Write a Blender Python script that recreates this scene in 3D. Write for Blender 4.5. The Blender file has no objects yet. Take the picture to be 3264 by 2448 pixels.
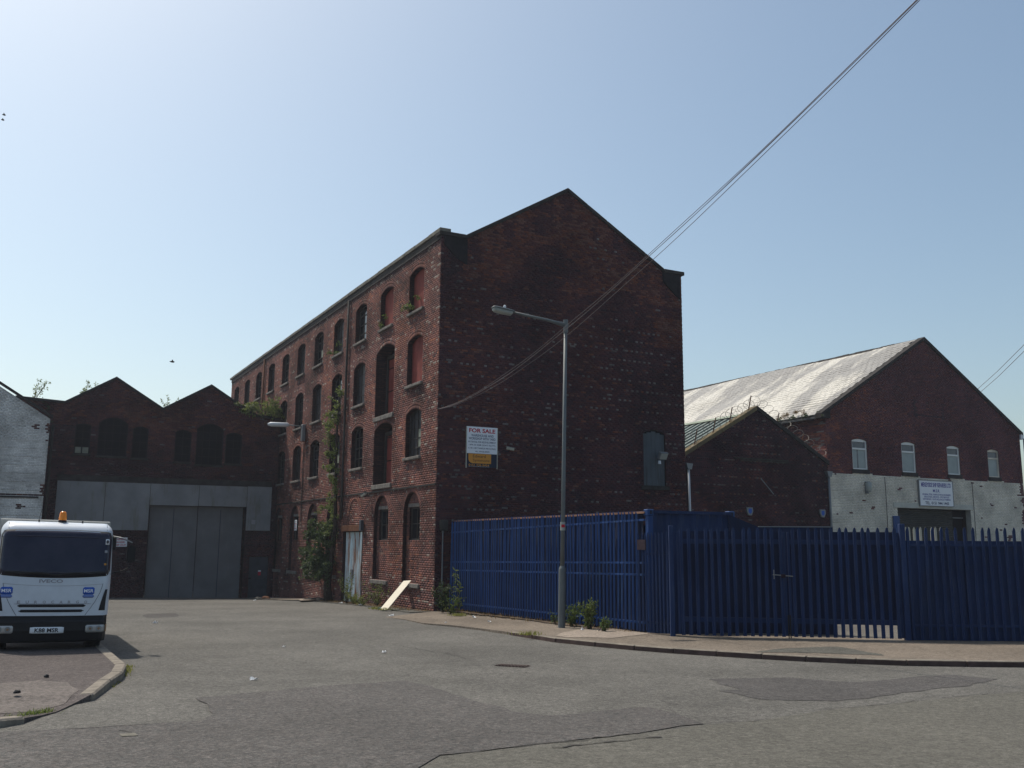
import bpy, bmesh, math, random
import numpy as np
from mathutils import Vector, Matrix, noise
from mathutils.geometry import tessellate_polygon
random.seed(7); RNG = np.random.default_rng(7)
R_ = math.radians
scn = bpy.context.scene
COL = scn.collection

# ------------------------------------------------------------------ camera
EYE, PITCH, ROLL, FPX = 1.55, 0.16708, 0.00705, 3019.6
F_ = np.array([0, math.cos(PITCH), math.sin(PITCH)])
r0 = np.array([1., 0, 0]); u0 = np.array([0, -math.sin(PITCH), math.cos(PITCH)])
CR = r0 * math.cos(ROLL) + u0 * math.sin(ROLL)
CU = u0 * math.cos(ROLL) - r0 * math.sin(ROLL)
cd = bpy.data.cameras.new('camera'); cam = bpy.data.objects.new('camera', cd); COL.objects.link(cam)
cd.sensor_width = 36; cd.lens = FPX / 3264 * 36; cd.clip_end = 6000; cd.clip_start = .05
cam.matrix_world = Matrix(((CR[0], CU[0], -F_[0], 0), (CR[1], CU[1], -F_[1], 0), (CR[2], CU[2], -F_[2], EYE), (0, 0, 0, 1)))
scn.camera = cam
scn.render.resolution_x = 1024; scn.render.resolution_y = 768

# ------------------------------------------------------------------ world, sun, exposure
SUN_H = np.array([-.754, .657]); SUN_EL = 57
w = bpy.data.worlds.new('World'); scn.world = w; w.use_nodes = True
nt = w.node_tree; nt.nodes.clear()
sky = nt.nodes.new('ShaderNodeTexSky'); sky.sky_type = 'NISHITA'; sky.sun_disc = False
sky.sun_elevation = R_(SUN_EL); sky.sun_rotation = math.atan2(SUN_H[0], SUN_H[1])
sky.air_density = 1.0; sky.dust_density = 2.4; sky.ozone_density = .7; sky.altitude = 10
bg = nt.nodes.new('ShaderNodeBackground'); bg.inputs[1].default_value = 0.125
wo = nt.nodes.new('ShaderNodeOutputWorld')
tint = nt.nodes.new('ShaderNodeMix'); tint.data_type = 'RGBA'; tint.blend_type = 'MULTIPLY'; tint.inputs[0].default_value = 1
tint.inputs[7].default_value = (.925, .965, .90, 1); nt.links.new(sky.outputs[0], tint.inputs[6])
nt.links.new(tint.outputs[2], bg.inputs[0]); nt.links.new(bg.outputs[0], wo.inputs[0])
sd = bpy.data.lights.new('sun', 'SUN'); sun = bpy.data.objects.new('sun', sd); COL.objects.link(sun)
sd.energy = 3.3; sd.angle = R_(.55); sd.color = (1, .93, .82)
sv = Vector((SUN_H[0] * math.cos(R_(SUN_EL)), SUN_H[1] * math.cos(R_(SUN_EL)), math.sin(R_(SUN_EL))))
sun.rotation_euler = sv.to_track_quat('Z', 'Y').to_euler()
vs = scn.view_settings; vs.view_transform = 'Standard'; vs.look = 'None'; vs.gamma = 1; vs.exposure = 0.27
vs.use_curve_mapping = False
scn.cycles.max_bounces = 5; scn.cycles.diffuse_bounces = 3; scn.cycles.glossy_bounces = 2

# ------------------------------------------------------------------ frames of reference
AZ = -0.485007
U = np.array([math.sin(AZ), math.cos(AZ), 0]); V = np.array([math.cos(AZ), -math.sin(AZ), 0]); Z = np.array([0, 0, 1.])
C0 = np.array([-2.45, 31.0, 0])                    # street corner of the tall warehouse
def gz(y):
    y = min(max(y, -30), 56)
    return -.02 * y - .0008 * max(0, y - 31) ** 2
def ray(px, py): return F_ * FPX + CR * (px - 1632) - CU * (py - 1224)
def gp(px, py, h=0):                               # point of the ground seen at a place of the photograph
    d = ray(px, py); y = 20.
    for i in range(60):
        t = (gz(y) + h - EYE) / d[2]; y = .5 * y + .5 * d[1] * t
    return np.array([d[0] * t, d[1] * t, gz(d[1] * t) + h])
def W(o, s, e, z, d=0, n=None):
    return o + e * s + Z * z + (n * d if n is not None else 0)

# ------------------------------------------------------------------ materials
def mat(name, col, rough=.8, spec=.3, metal=0, var=.0, vscale=3, col2=None, bump=0, bscale=40, emit=None, trans=0):
    m = bpy.data.materials.new(name); m.use_nodes = True; t = m.node_tree; b = t.nodes['Principled BSDF']
    b.inputs['Base Color'].default_value = (*col, 1); b.inputs['Roughness'].default_value = rough
    b.inputs['Metallic'].default_value = metal; b.inputs['Specular IOR Level'].default_value = spec
    tc = t.nodes.new('ShaderNodeTexCoord')
    if var or col2:
        n = t.nodes.new('ShaderNodeTexNoise'); n.inputs['Scale'].default_value = vscale; n.inputs['Detail'].default_value = 8
        n.inputs['Roughness'].default_value = .65
        t.links.new(tc.outputs['Object'], n.inputs['Vector'])
        r = t.nodes.new('ShaderNodeValToRGB'); r.color_ramp.elements[0].position = .32; r.color_ramp.elements[1].position = .68
        c2 = col2 or tuple(c * (1 + var) for c in col); c1 = col if col2 else tuple(c * (1 - var) for c in col)
        r.color_ramp.elements[0].color = (*c1, 1); r.color_ramp.elements[1].color = (*c2, 1)
        t.links.new(n.outputs[0], r.inputs[0]); t.links.new(r.outputs[0], b.inputs['Base Color'])
    if bump:
        n2 = t.nodes.new('ShaderNodeTexNoise'); n2.inputs['Scale'].default_value = bscale; n2.inputs['Detail'].default_value = 5
        t.links.new(tc.outputs['Object'], n2.inputs['Vector'])
        bp = t.nodes.new('ShaderNodeBump'); bp.inputs['Strength'].default_value = bump; bp.inputs['Distance'].default_value = .02
        t.links.new(n2.outputs[0], bp.inputs['Height']); t.links.new(bp.outputs[0], b.inputs['Normal'])
    return m

def brick_mat(name, stops, soot=.5, bright=1.0, sscale=.45):
    m = bpy.data.materials.new(name); m.use_nodes = True; t = m.node_tree; b = t.nodes['Principled BSDF']
    b.inputs['Roughness'].default_value = .9; b.inputs['Specular IOR Level'].default_value = .15
    at = t.nodes.new('ShaderNodeAttribute'); at.attribute_name = 'tone'
    r = t.nodes.new('ShaderNodeValToRGB'); cr = r.color_ramp
    for i, (p, c) in enumerate(stops):
        e = cr.elements[i] if i < 2 else cr.elements.new(p)
        e.position = p; e.color = (*[x * bright for x in c], 1)
    t.links.new(at.outputs['Fac'], r.inputs[0])
    g = t.nodes.new('ShaderNodeNewGeometry')
    n = t.nodes.new('ShaderNodeTexNoise'); n.inputs['Scale'].default_value = sscale; n.inputs['Detail'].default_value = 7; n.inputs['Roughness'].default_value = .6
    t.links.new(g.outputs['Position'], n.inputs['Vector'])
    mr = t.nodes.new('ShaderNodeMapRange'); mr.inputs[1].default_value = .38; mr.inputs[2].default_value = .62
    mr.inputs[3].default_value = 1 - soot; mr.inputs[4].default_value = 1.15
    t.links.new(n.outputs[0], mr.inputs[0])
    n3 = t.nodes.new('ShaderNodeTexNoise'); n3.inputs['Scale'].default_value = 28; n3.inputs['Detail'].default_value = 3
    t.links.new(g.outputs['Position'], n3.inputs['Vector'])
    mr3 = t.nodes.new('ShaderNodeMapRange'); mr3.inputs[1].default_value = .3; mr3.inputs[2].default_value = .7; mr3.inputs[3].default_value = .75; mr3.inputs[4].default_value = 1.2
    t.links.new(n3.outputs[0], mr3.inputs[0])
    mu = t.nodes.new('ShaderNodeMath'); mu.operation = 'MULTIPLY'; t.links.new(mr.outputs[0], mu.inputs[0]); t.links.new(mr3.outputs[0], mu.inputs[1])
    vm = t.nodes.new('ShaderNodeVectorMath'); vm.operation = 'SCALE'
    t.links.new(r.outputs[0], vm.inputs[0]); t.links.new(mu.outputs[0], vm.inputs['Scale'])
    t.links.new(vm.outputs[0], b.inputs['Base Color'])
    return m

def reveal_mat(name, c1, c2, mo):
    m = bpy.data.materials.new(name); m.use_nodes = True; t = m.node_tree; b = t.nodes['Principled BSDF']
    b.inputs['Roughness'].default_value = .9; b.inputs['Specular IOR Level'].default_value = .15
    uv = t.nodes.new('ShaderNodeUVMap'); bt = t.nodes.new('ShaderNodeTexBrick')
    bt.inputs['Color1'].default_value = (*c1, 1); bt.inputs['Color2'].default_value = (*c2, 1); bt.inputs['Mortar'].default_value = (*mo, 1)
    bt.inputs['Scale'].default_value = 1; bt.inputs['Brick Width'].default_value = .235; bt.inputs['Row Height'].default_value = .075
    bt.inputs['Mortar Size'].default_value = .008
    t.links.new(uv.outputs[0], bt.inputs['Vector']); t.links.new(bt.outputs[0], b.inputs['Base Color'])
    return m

def ground_mat(name, base, light, dark, chip=110, stain=.25, chipc=None, rough=.92, cracks=0, cs=.5, pits=.86):
    m = bpy.data.materials.new(name); m.use_nodes = True; t = m.node_tree; b = t.nodes['Principled BSDF']
    b.inputs['Roughness'].default_value = rough; b.inputs['Specular IOR Level'].default_value = .25
    g = t.nodes.new('ShaderNodeNewGeometry'); P = g.outputs['Position']
    L = t.links.new
    def nz(s, d=5, ro=.6):
        n = t.nodes.new('ShaderNodeTexNoise'); n.inputs['Scale'].default_value = s; n.inputs['Detail'].default_value = d; n.inputs['Roughness'].default_value = ro
        L(P, n.inputs['Vector']); return n.outputs[0]
    def ramp(inp, a, b_, ca, cb):
        r = t.nodes.new('ShaderNodeValToRGB'); r.color_ramp.elements[0].position = a; r.color_ramp.elements[1].position = b_
        r.color_ramp.elements[0].color = (*ca, 1); r.color_ramp.elements[1].color = (*cb, 1); L(inp, r.inputs[0]); return r.outputs[0]
    def mix(f, a, b_, mode='MIX'):
        x = t.nodes.new('ShaderNodeMix'); x.data_type = 'RGBA'; x.blend_type = mode
        if isinstance(f, float): x.inputs[0].default_value = f
        else: L(f, x.inputs[0])
        L(a, x.inputs[6]); L(b_, x.inputs[7]); return x.outputs[2]
    v = t.nodes.new('ShaderNodeTexVoronoi'); v.inputs['Scale'].default_value = chip; L(P, v.inputs['Vector'])
    sp = t.nodes.new('ShaderNodeSeparateColor'); L(v.outputs['Color'], sp.inputs[0])
    chips = ramp(sp.outputs[0], .1, .95, dark, light)
    v2 = t.nodes.new('ShaderNodeTexVoronoi'); v2.inputs['Scale'].default_value = chip * .38; L(P, v2.inputs['Vector'])
    sp2 = t.nodes.new('ShaderNodeSeparateColor'); L(v2.outputs['Color'], sp2.inputs[0])
    chips2 = ramp(sp2.outputs[1], .15, .97, tuple(x * .82 for x in base), tuple(x * 1.22 for x in (chipc or base)))
    c = mix(.55, chips, chips2)
    st = ramp(nz(.33, 7, .62), .3, .7, (1 - stain,) * 3, (1 + stain * .45,) * 3)
    c = mix(1.0, c, st, 'MULTIPLY')
    st2 = ramp(nz(2.6, 6, .7), .3, .72, (1 - stain * .45,) * 3, (1.06,) * 3)
    c = mix(1.0, c, st2, 'MULTIPLY')
    gr = ramp(nz(15, 10, .92), .38, .62, (.6,) * 3, (1.36,) * 3)
    c = mix(1.0, c, gr, 'MULTIPLY')
    v3 = t.nodes.new('ShaderNodeTexVoronoi'); v3.inputs['Scale'].default_value = 19; L(P, v3.inputs['Vector'])
    s3 = t.nodes.new('ShaderNodeSeparateColor'); L(v3.outputs['Color'], s3.inputs[0])
    c = mix(1.0, c, ramp(s3.outputs[0], 0, 1, (.88,) * 3, (1.10,) * 3), 'MULTIPLY')
    v4 = t.nodes.new('ShaderNodeTexVoronoi'); v4.inputs['Scale'].default_value = 7.5; L(P, v4.inputs['Vector'])
    pit = ramp(v4.outputs['Distance'], .10, .2, (pits,) * 3, (1, 1, 1))
    c = mix(1.0, c, pit, 'MULTIPLY')
    if cracks:
        mp = t.nodes.new('ShaderNodeVectorMath'); mp.operation = 'ADD'
        n4 = t.nodes.new('ShaderNodeTexNoise'); n4.inputs['Scale'].default_value = 1.3; n4.inputs['Detail'].default_value = 6; L(P, n4.inputs['Vector'])
        L(P, mp.inputs[0]); L(n4.outputs['Color'], mp.inputs[1])
        vv = t.nodes.new('ShaderNodeTexVoronoi'); vv.feature = 'DISTANCE_TO_EDGE'; vv.inputs['Scale'].default_value = cs; L(mp.outputs[0], vv.inputs['Vector'])
        ln = ramp(vv.outputs['Distance'], .0, .012, (1 - cracks,) * 3, (1, 1, 1))
        msk = ramp(nz(.5, 3), .5, .58, (0, 0, 0), (1, 1, 1))
        sm = t.nodes.new('ShaderNodeSeparateColor'); L(msk, sm.inputs[0])
        one = t.nodes.new('ShaderNodeRGB'); one.outputs[0].default_value = (1, 1, 1, 1)
        c = mix(1.0, c, mix(sm.outputs[0], one.outputs[0], ln), 'MULTIPLY')
    L(c, b.inputs['Base Color'])
    bp = t.nodes.new('ShaderNodeBump'); bp.inputs['Strength'].default_value = .6; bp.inputs['Distance'].default_value = .012
    L(v.outputs['Distance'], bp.inputs['Height']); L(bp.outputs[0], b.inputs['Normal'])
    return m

def leaf_mat(name, c1, c2):
    m = bpy.data.materials.new(name); m.use_nodes = True; t = m.node_tree; b = t.nodes['Principled BSDF']; L = t.links.new
    at = t.nodes.new('ShaderNodeAttribute'); at.attribute_name = 'tone'
    r = t.nodes.new('ShaderNodeValToRGB'); r.color_ramp.elements[0].color = (*c1, 1); r.color_ramp.elements[1].color = (*c2, 1)
    L(at.outputs['Fac'], r.inputs[0]); L(r.outputs[0], b.inputs['Base Color'])
    b.inputs['Roughness'].default_value = .55; b.inputs['Specular IOR Level'].default_value = .35
    tr = t.nodes.new('ShaderNodeBsdfTranslucent'); hs = t.nodes.new('ShaderNodeVectorMath'); hs.operation = 'SCALE'; hs.inputs['Scale'].default_value = 1.5
    L(r.outputs[0], hs.inputs[0]); L(hs.outputs[0], tr.inputs[0])
    mx = t.nodes.new('ShaderNodeMixShader'); mx.inputs[0].default_value = .35
    L(b.outputs[0], mx.inputs[1]); L(tr.outputs[0], mx.inputs[2]); L(mx.outputs[0], t.nodes['Material Output'].inputs[0])
    return m

def streak_mat(name, base, rust, amount=.5, sx=3.0, rough=.6, sz=.35, metal=0):
    """painted sheet with downward rust streaks"""
    m = bpy.data.materials.new(name); m.use_nodes = True; t = m.node_tree; b = t.nodes['Principled BSDF']; L = t.links.new
    b.inputs['Roughness'].default_value = rough; b.inputs['Specular IOR Level'].default_value = .3; b.inputs['Metallic'].default_value = metal
    g = t.nodes.new('ShaderNodeNewGeometry'); mp = t.nodes.new('ShaderNodeMapping'); mp.inputs['Scale'].default_value = (sx, sx, sz); L(g.outputs['Position'], mp.inputs[0])
    n = t.nodes.new('ShaderNodeTexNoise'); n.inputs['Scale'].default_value = 1.6; n.inputs['Detail'].default_value = 8; n.inputs['Roughness'].default_value = .7; L(mp.outputs[0], n.inputs['Vector'])
    r = t.nodes.new('ShaderNodeValToRGB'); r.color_ramp.elements[0].position = .62 - amount * .25; r.color_ramp.elements[1].position = .72 - amount * .2
    r.color_ramp.elements[0].color = (*base, 1); r.color_ramp.elements[1].color = (*rust, 1); L(n.outputs[0], r.inputs[0])
    n2 = t.nodes.new('ShaderNodeTexNoise'); n2.inputs['Scale'].default_value = 1.1; n2.inputs['Detail'].default_value = 6; L(g.outputs['Position'], n2.inputs['Vector'])
    r2 = t.nodes.new('ShaderNodeValToRGB'); r2.color_ramp.elements[0].position = .3; r2.color_ramp.elements[1].position = .7
    r2.color_ramp.elements[0].color = (.78, .78, .78, 1); r2.color_ramp.elements[1].color = (1.1, 1.1, 1.1, 1); L(n2.outputs[0], r2.inputs[0])
    x = t.nodes.new('ShaderNodeMix'); x.data_type = 'RGBA'; x.blend_type = 'MULTIPLY'; x.inputs[0].default_value = 1
    L(r.outputs[0], x.inputs[6]); L(r2.outputs[0], x.inputs[7]); L(x.outputs[2], b.inputs['Base Color'])
    return m

DARKST = [(0, (.034, .020, .025)), (.3, (.050, .022, .027)), (.55, (.068, .026, .028)), (.72, (.088, .032, .028)), (.84, (.13, .043, .028)), (.9, (.085, .070, .070)), (1, (.15, .13, .125))]
REDST = [(0, (.072, .045, .046)), (.25, (.122, .062, .056)), (.5, (.162, .073, .062)), (.7, (.195, .08, .062)), (.84, (.255, .10, .062)), (.9, (.2, .15, .125)), (1, (.30, .26, .225))]
M = {}
M['brick_dark'] = brick_mat('sooted_brick', DARKST, .25, 1.25)
M['brick_red'] = brick_mat('red_brick', REDST, .5, 1.12, .6)
M['brick_shop'] = brick_mat('workshop_brick', DARKST, .35, 1.35, .7)
M['brick_ship'] = brick_mat('brown_brick', DARKST, .25, 2.0, .6)
WH = [(0, (.50, .49, .47)), (.5, (.68, .67, .65)), (1, (.76, .75, .72))]
M['brick_white'] = brick_mat('white_painted_brick', WH, .3, 1.0, .8)
M['brick_cream'] = brick_mat('cream_painted_brick', [(0, (.58, .52, .44)), (.5, (.70, .64, .54)), (1, (.75, .69, .60))], .22, 1.0, .8)
M['mortar_dark'] = mat('dark_mortar', (.045, .04, .038), .95, .1, var=.4, vscale=1.5)
M['mortar_red'] = mat('pale_mortar', (.11, .075, .062), .95, .1, var=.4, vscale=1.2)
M['mortar_white'] = mat('painted_mortar', (.48, .46, .42), .95, .1, var=.3, vscale=2)
M['reveal'] = reveal_mat('shaded_reveal_brick', (.035, .02, .02), (.06, .03, .026), (.02, .018, .018))  # soot plus the shade of the recess, both put into these dark colours
M['reveal_white'] = mat('reveal_paint', (.35, .34, .31), .9, .1, var=.2)
M['stone'] = mat('coping_stone', (.16, .15, .125), .9, .15, var=.4, vscale=4, bump=.4)
M['stone_dark'] = mat('dark_stone', (.04, .036, .034), .9, .15, var=.4, vscale=3, bump=.4)
M['sill'] = mat('sill_stone', (.17, .155, .14), .9, .15, var=.4, vscale=5, bump=.4)
M['slate'] = mat('slate', (.05, .05, .055), .6, .4, var=.3)
M['board_red'] = mat('red_board', (.20, .045, .035), .8, .2, var=.25, vscale=2.5)
M['pane_dark'] = mat('dark_pane', (.012, .013, .016), .12, .5, var=.3, vscale=2)
M['pane_void'] = mat('dirty_pane', (.018, .016, .02), .5, .3, var=.4, vscale=3)
M['pane_pale'] = mat('pale_pane', (.22, .23, .18), .5, .3, var=.25, vscale=3)
M['frame_old'] = mat('old_frame', (.05, .045, .04), .8, .2, var=.3)
M['blue'] = streak_mat('blue_paint', (.011, .052, .185), (.032, .078, .19), .45, 5, .65, .5)
M['blue2'] = streak_mat('blue_paint_worn_shaded', (.009, .027, .092), (.022, .040, .10), .4, 5, .75, .5)  # darker copy of the blue; shade on the unlit gate is in the colour
M['blue_sheet'] = streak_mat('blue_sheet', (.007, .017, .058), (.011, .014, .038), .25, 2.5, .8)
M['orange_edge'] = mat('orange_brown_edge', (.34, .19, .12), .8, .2, col2=(.12, .06, .05), vscale=2.5)  # mottled pale orange to brown, for the container's long top edge
M['rust'] = mat('rust', (.09, .035, .02), .85, .2, col2=(.16, .07, .035), vscale=6)
M['rust_dk'] = mat('dark_rust', (.035, .022, .03), .85, .2, var=.4, vscale=9)
M['hatch_grey'] = streak_mat('hatch_boards', (.07, .085, .10), (.05, .055, .06), .4, 5, .8, .4)
M['soot'] = mat('sooted_stone', (.022, .02, .022), .95, .1, var=.3)
M['galv'] = mat('galvanised_steel', (.2, .21, .22), .5, .4, metal=.4, var=.15, vscale=2)
M['galv_pale'] = mat('galvanised_pale', (.45, .43, .36), .6, .3, var=.15)
M['grey_panel'] = streak_mat('grey_sheet', (.235, .24, .25), (.19, .185, .17), .35, 1.6, .6, .3)
M['grey_gate'] = streak_mat('grey_gate_sheet', (.15, .153, .162), (.17, .17, .175), .2, 2.5, .6, .3)
M['door_grey'] = mat('grey_door', (.045, .052, .065), .7, .3, var=.2)
M['rustdoor'] = streak_mat('rusty_blue_sheet', (.55, .66, .70), (.24, .095, .04), .62, 2.6, .65, .3)
M['asphalt'] = ground_mat('chipped_asphalt', (.130, .124, .113), (.235, .222, .20), (.045, .044, .04), 95, .3, cracks=.3)
M['patch'] = ground_mat('old_tarmac', (.088, .085, .082), (.162, .155, .148), (.031, .030, .029), 85, .22, chipc=(.115, .1, .093), cracks=.35, cs=.9)
M['patch2'] = ground_mat('reddish_tarmac', (.088, .082, .079), (.155, .145, .138), (.029, .027, .027), 85, .3, cracks=.4, cs=1.2)
M['beige'] = ground_mat('new_asphalt', (.118, .112, .096), (.19, .18, .155), (.06, .057, .05), 140, .12)
M['pave'] = ground_mat('pavement_concrete', (.20, .165, .13), (.26, .215, .175), (.12, .10, .08), 60, .35, cracks=.5, cs=.55)
M['pave_pale'] = ground_mat('pale_concrete', (.30, .25, .205), (.36, .30, .25), (.22, .18, .15), 60, .2)
M['pave_dark'] = ground_mat('tarmac_apron', (.10, .095, .082), (.16, .155, .135), (.05, .048, .042), 80, .25)
M['isle'] = ground_mat('island_tarmac', (.098, .082, .078), (.165, .14, .132), (.04, .034, .033), 85, .3)
M['isle_pale'] = ground_mat('dusty_tarmac', (.145, .125, .115), (.19, .165, .15), (.09, .078, .072), 70, .2)
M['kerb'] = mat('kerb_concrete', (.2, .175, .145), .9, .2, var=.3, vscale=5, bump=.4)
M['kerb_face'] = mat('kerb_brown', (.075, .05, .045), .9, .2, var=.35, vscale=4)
M['tar'] = mat('tar_joint', (.062, .058, .054), .9, .2)
M['yard'] = ground_mat('yard_concrete', (.15, .138, .122), (.19, .178, .158), (.10, .09, .08), 60, .35, cracks=.4)
M['soil'] = ground_mat('dry_soil', (.09, .065, .045), (.14, .10, .07), (.045, .03, .022), 40, .3)
M['iron'] = mat('cast_iron', (.06, .04, .035), .7, .3, var=.3, vscale=10)
M['lamp'] = mat('lamp_post_paint', (.12, .135, .14), .55, .4, var=.12, vscale=3)
M['lens'] = mat('lantern_bowl', (.30, .32, .30), .35, .4, var=.1)
M['white_pl'] = mat('white_plastic', (.62, .64, .68), .4, .4)
M['white_board'] = mat('white_sign_board', (.76, .77, .80), .5, .3)
M['upvc'] = mat('window_frame_white', (.68, .68, .67), .45, .4)
M['curtain'] = mat('frosted_pane', (.27, .31, .31), .35, .4, var=.12, vscale=2)
M['pane_grey'] = mat('grey_pane', (.075, .08, .1), .2, .5)
M['black'] = mat('black_plastic', (.012, .012, .014), .6, .3)
M['rubber'] = mat('rubber', (.012, .012, .012), .85, .2)
M['cable'] = mat('cable', (.15, .12, .12), .7, .3)
M['wire'] = mat('razor_wire', (.14, .13, .12), .5, .4, metal=.5)
M['txt_red'] = mat('red_print', (.45, .015, .035), .6, .2)
M['txt_navy'] = mat('navy_print', (.02, .03, .10), .6, .2)
M['txt_blue'] = mat('blue_print', (.07, .06, .28), .6, .2)
M['orange'] = mat('orange_print', (.62, .27, .04), .6, .2)
M['txt_brown'] = mat('brown_print', (.16, .07, .03), .6, .2)
M['navy'] = mat('navy_panel', (.012, .02, .04), .6, .2)
M['truck_white'] = mat('truck_paint', (.56, .60, .66), .35, .5, var=.07, vscale=4)
M['truck_cream'] = mat('body_cream', (.4, .39, .36), .6, .3, var=.15)
M['screen'] = mat('windscreen', (.010, .011, .028), .1, .35, col2=(.028, .028, .05), vscale=2.2)
M['seam'] = mat('panel_seam', (.05, .05, .06), .7, .2)
M['badge'] = mat('badge_grey', (.27, .27, .3), .4, .5)
M['msr'] = mat('sticker_blue', (.02, .09, .42), .5, .3)
M['msr2'] = mat('sticker_pale_blue', (.13, .2, .45), .5, .3)
M['amber'] = mat('amber_beacon', (.85, .24, .01), .25, .5)
M['chrome'] = mat('lamp_glass', (.45, .44, .42), .2, .6, metal=.3)
M['bulb'] = mat('lamp_reflector', (.32, .2, .12), .2, .6, metal=.3)
M['leaf'] = leaf_mat('leaf_green', (.025, .05, .012), (.13, .18, .04))
M['leaf_dk'] = leaf_mat('leaf_dark', (.012, .028, .010), (.07, .10, .035))
M['leaf_ol'] = leaf_mat('leaf_olive', (.05, .075, .018), (.20, .24, .06))
M['leaf_yel'] = leaf_mat('leaf_yellow', (.09, .1, .02), (.25, .25, .06))
M['stem'] = mat('stem', (.07, .05, .03), .9, .2)
M['bark'] = mat('bark', (.05, .038, .03), .95, .1, var=.4, vscale=9)
M['plank'] = mat('cream_plank', (.60, .55, .44), .6, .3, var=.06)
M['roof_silver'] = None
M['tin'] = mat('ribbed_roof', (.085, .115, .10), .5, .35, var=.35, vscale=1.5)
M['tin_edge'] = mat('ridge_flashing', (.2, .24, .18), .6, .3, var=.2)
M['yellowstone'] = mat('lichen_coping', (.2, .15, .07), .9, .2, col2=(.10, .085, .06), vscale=3)
M['paper'] = mat('litter_white', (.7, .7, .7), .7, .2)
M['litter_blue'] = mat('litter_blue', (.08, .22, .35), .6, .2)
M['shutter'] = mat('roller_shutter', (.05, .048, .042), .7, .3, var=.2)
M['void'] = mat('dark_interior', (.008, .008, .01), .9, .1)

def silver_mat():
    m = bpy.data.materials.new('silver_coated_slate'); m.use_nodes = True; t = m.node_tree; b = t.nodes['Principled BSDF']; L = t.links.new
    g = t.nodes.new('ShaderNodeNewGeometry')
    n = t.nodes.new('ShaderNodeTexNoise'); n.inputs['Scale'].default_value = .42; n.inputs['Detail'].default_value = 8; n.inputs['Roughness'].default_value = .6
    cx = t.nodes.new('ShaderNodeCombineXYZ')
    for i_, ax, k_ in ((0, (-.466, .885, 0), .9), (1, (.885, .466, .5), .28)):
        dp = t.nodes.new('ShaderNodeVectorMath'); dp.operation = 'DOT_PRODUCT'; dp.inputs[1].default_value = tuple(a * k_ for a in ax)
        L(g.outputs['Position'], dp.inputs[0]); L(dp.outputs['Value'], cx.inputs[i_])
    L(cx.outputs[0], n.inputs['Vector'])
    r = t.nodes.new('ShaderNodeValToRGB'); cr = r.color_ramp
    cr.elements[0].position = .46; cr.elements[0].color = (.25, .235, .215, 1); cr.elements[1].position = .52; cr.elements[1].color = (.5, .47, .41, 1)
    e = cr.elements.new(.72); e.color = (.62, .59, .52, 1)
    L(n.outputs[0], r.inputs[0])
    n2 = t.nodes.new('ShaderNodeTexNoise'); n2.inputs['Scale'].default_value = 9; n2.inputs['Detail'].default_value = 6; L(g.outputs['Position'], n2.inputs['Vector'])
    r2 = t.nodes.new('ShaderNodeValToRGB'); r2.color_ramp.elements[0].position = .35; r2.color_ramp.elements[1].position = .65
    r2.color_ramp.elements[0].color = (.7, .7, .7, 1); r2.color_ramp.elements[1].color = (1.15, 1.15, 1.15, 1); L(n2.outputs[0], r2.inputs[0])
    x = t.nodes.new('ShaderNodeMix'); x.data_type = 'RGBA'; x.blend_type = 'MULTIPLY'; x.inputs[0].default_value = 1
    L(r.outputs[0], x.inputs[6]); L(r2.outputs[0], x.inputs[7]); L(x.outputs[2], b.inputs['Base Color'])
    b.inputs['Roughness'].default_value = .5; b.inputs['Specular IOR Level'].default_value = .7
    bp = t.nodes.new('ShaderNodeBump'); bp.inputs['Strength'].default_value = .5; bp.inputs['Distance'].default_value = .03
    L(n2.outputs[0], bp.inputs['Height']); L(bp.outputs[0], b.inputs['Normal'])
    return m
M['roof_silver'] = silver_mat()

# ------------------------------------------------------------------ object helpers
def tag(o, label=None, cat=None, group=None, kind=None):
    if label: o['label'] = label
    if cat: o['category'] = cat
    if group: o['group'] = group
    if kind: o['kind'] = kind
    return o
def thing(name, label, cat, loc, group=None):
    o = bpy.data.objects.new(name, None); COL.objects.link(o); o.location = Vector(loc); o.empty_display_size = .3
    return tag(o, label, cat, group)
def link(name, me, parent=None, mats=()):
    for m in mats: me.materials.append(M[m] if isinstance(m, str) else m)
    o = bpy.data.objects.new(name, me); COL.objects.link(o)
    if parent is not None:
        o.parent = parent; o.matrix_parent_inverse = WMI(parent)
    return o
_wm = {}
def WMI(p):
    chain = Matrix.Identity(4); q = p; ms = []
    while q is not None:
        ms.append((q.matrix_parent_inverse.copy() if q.parent else Matrix.Identity(4)) @ Matrix.LocRotScale(q.location, q.rotation_euler, q.scale)); q = q.parent
    for m_ in reversed(ms): chain = chain @ m_
    return chain.inverted()
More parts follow.
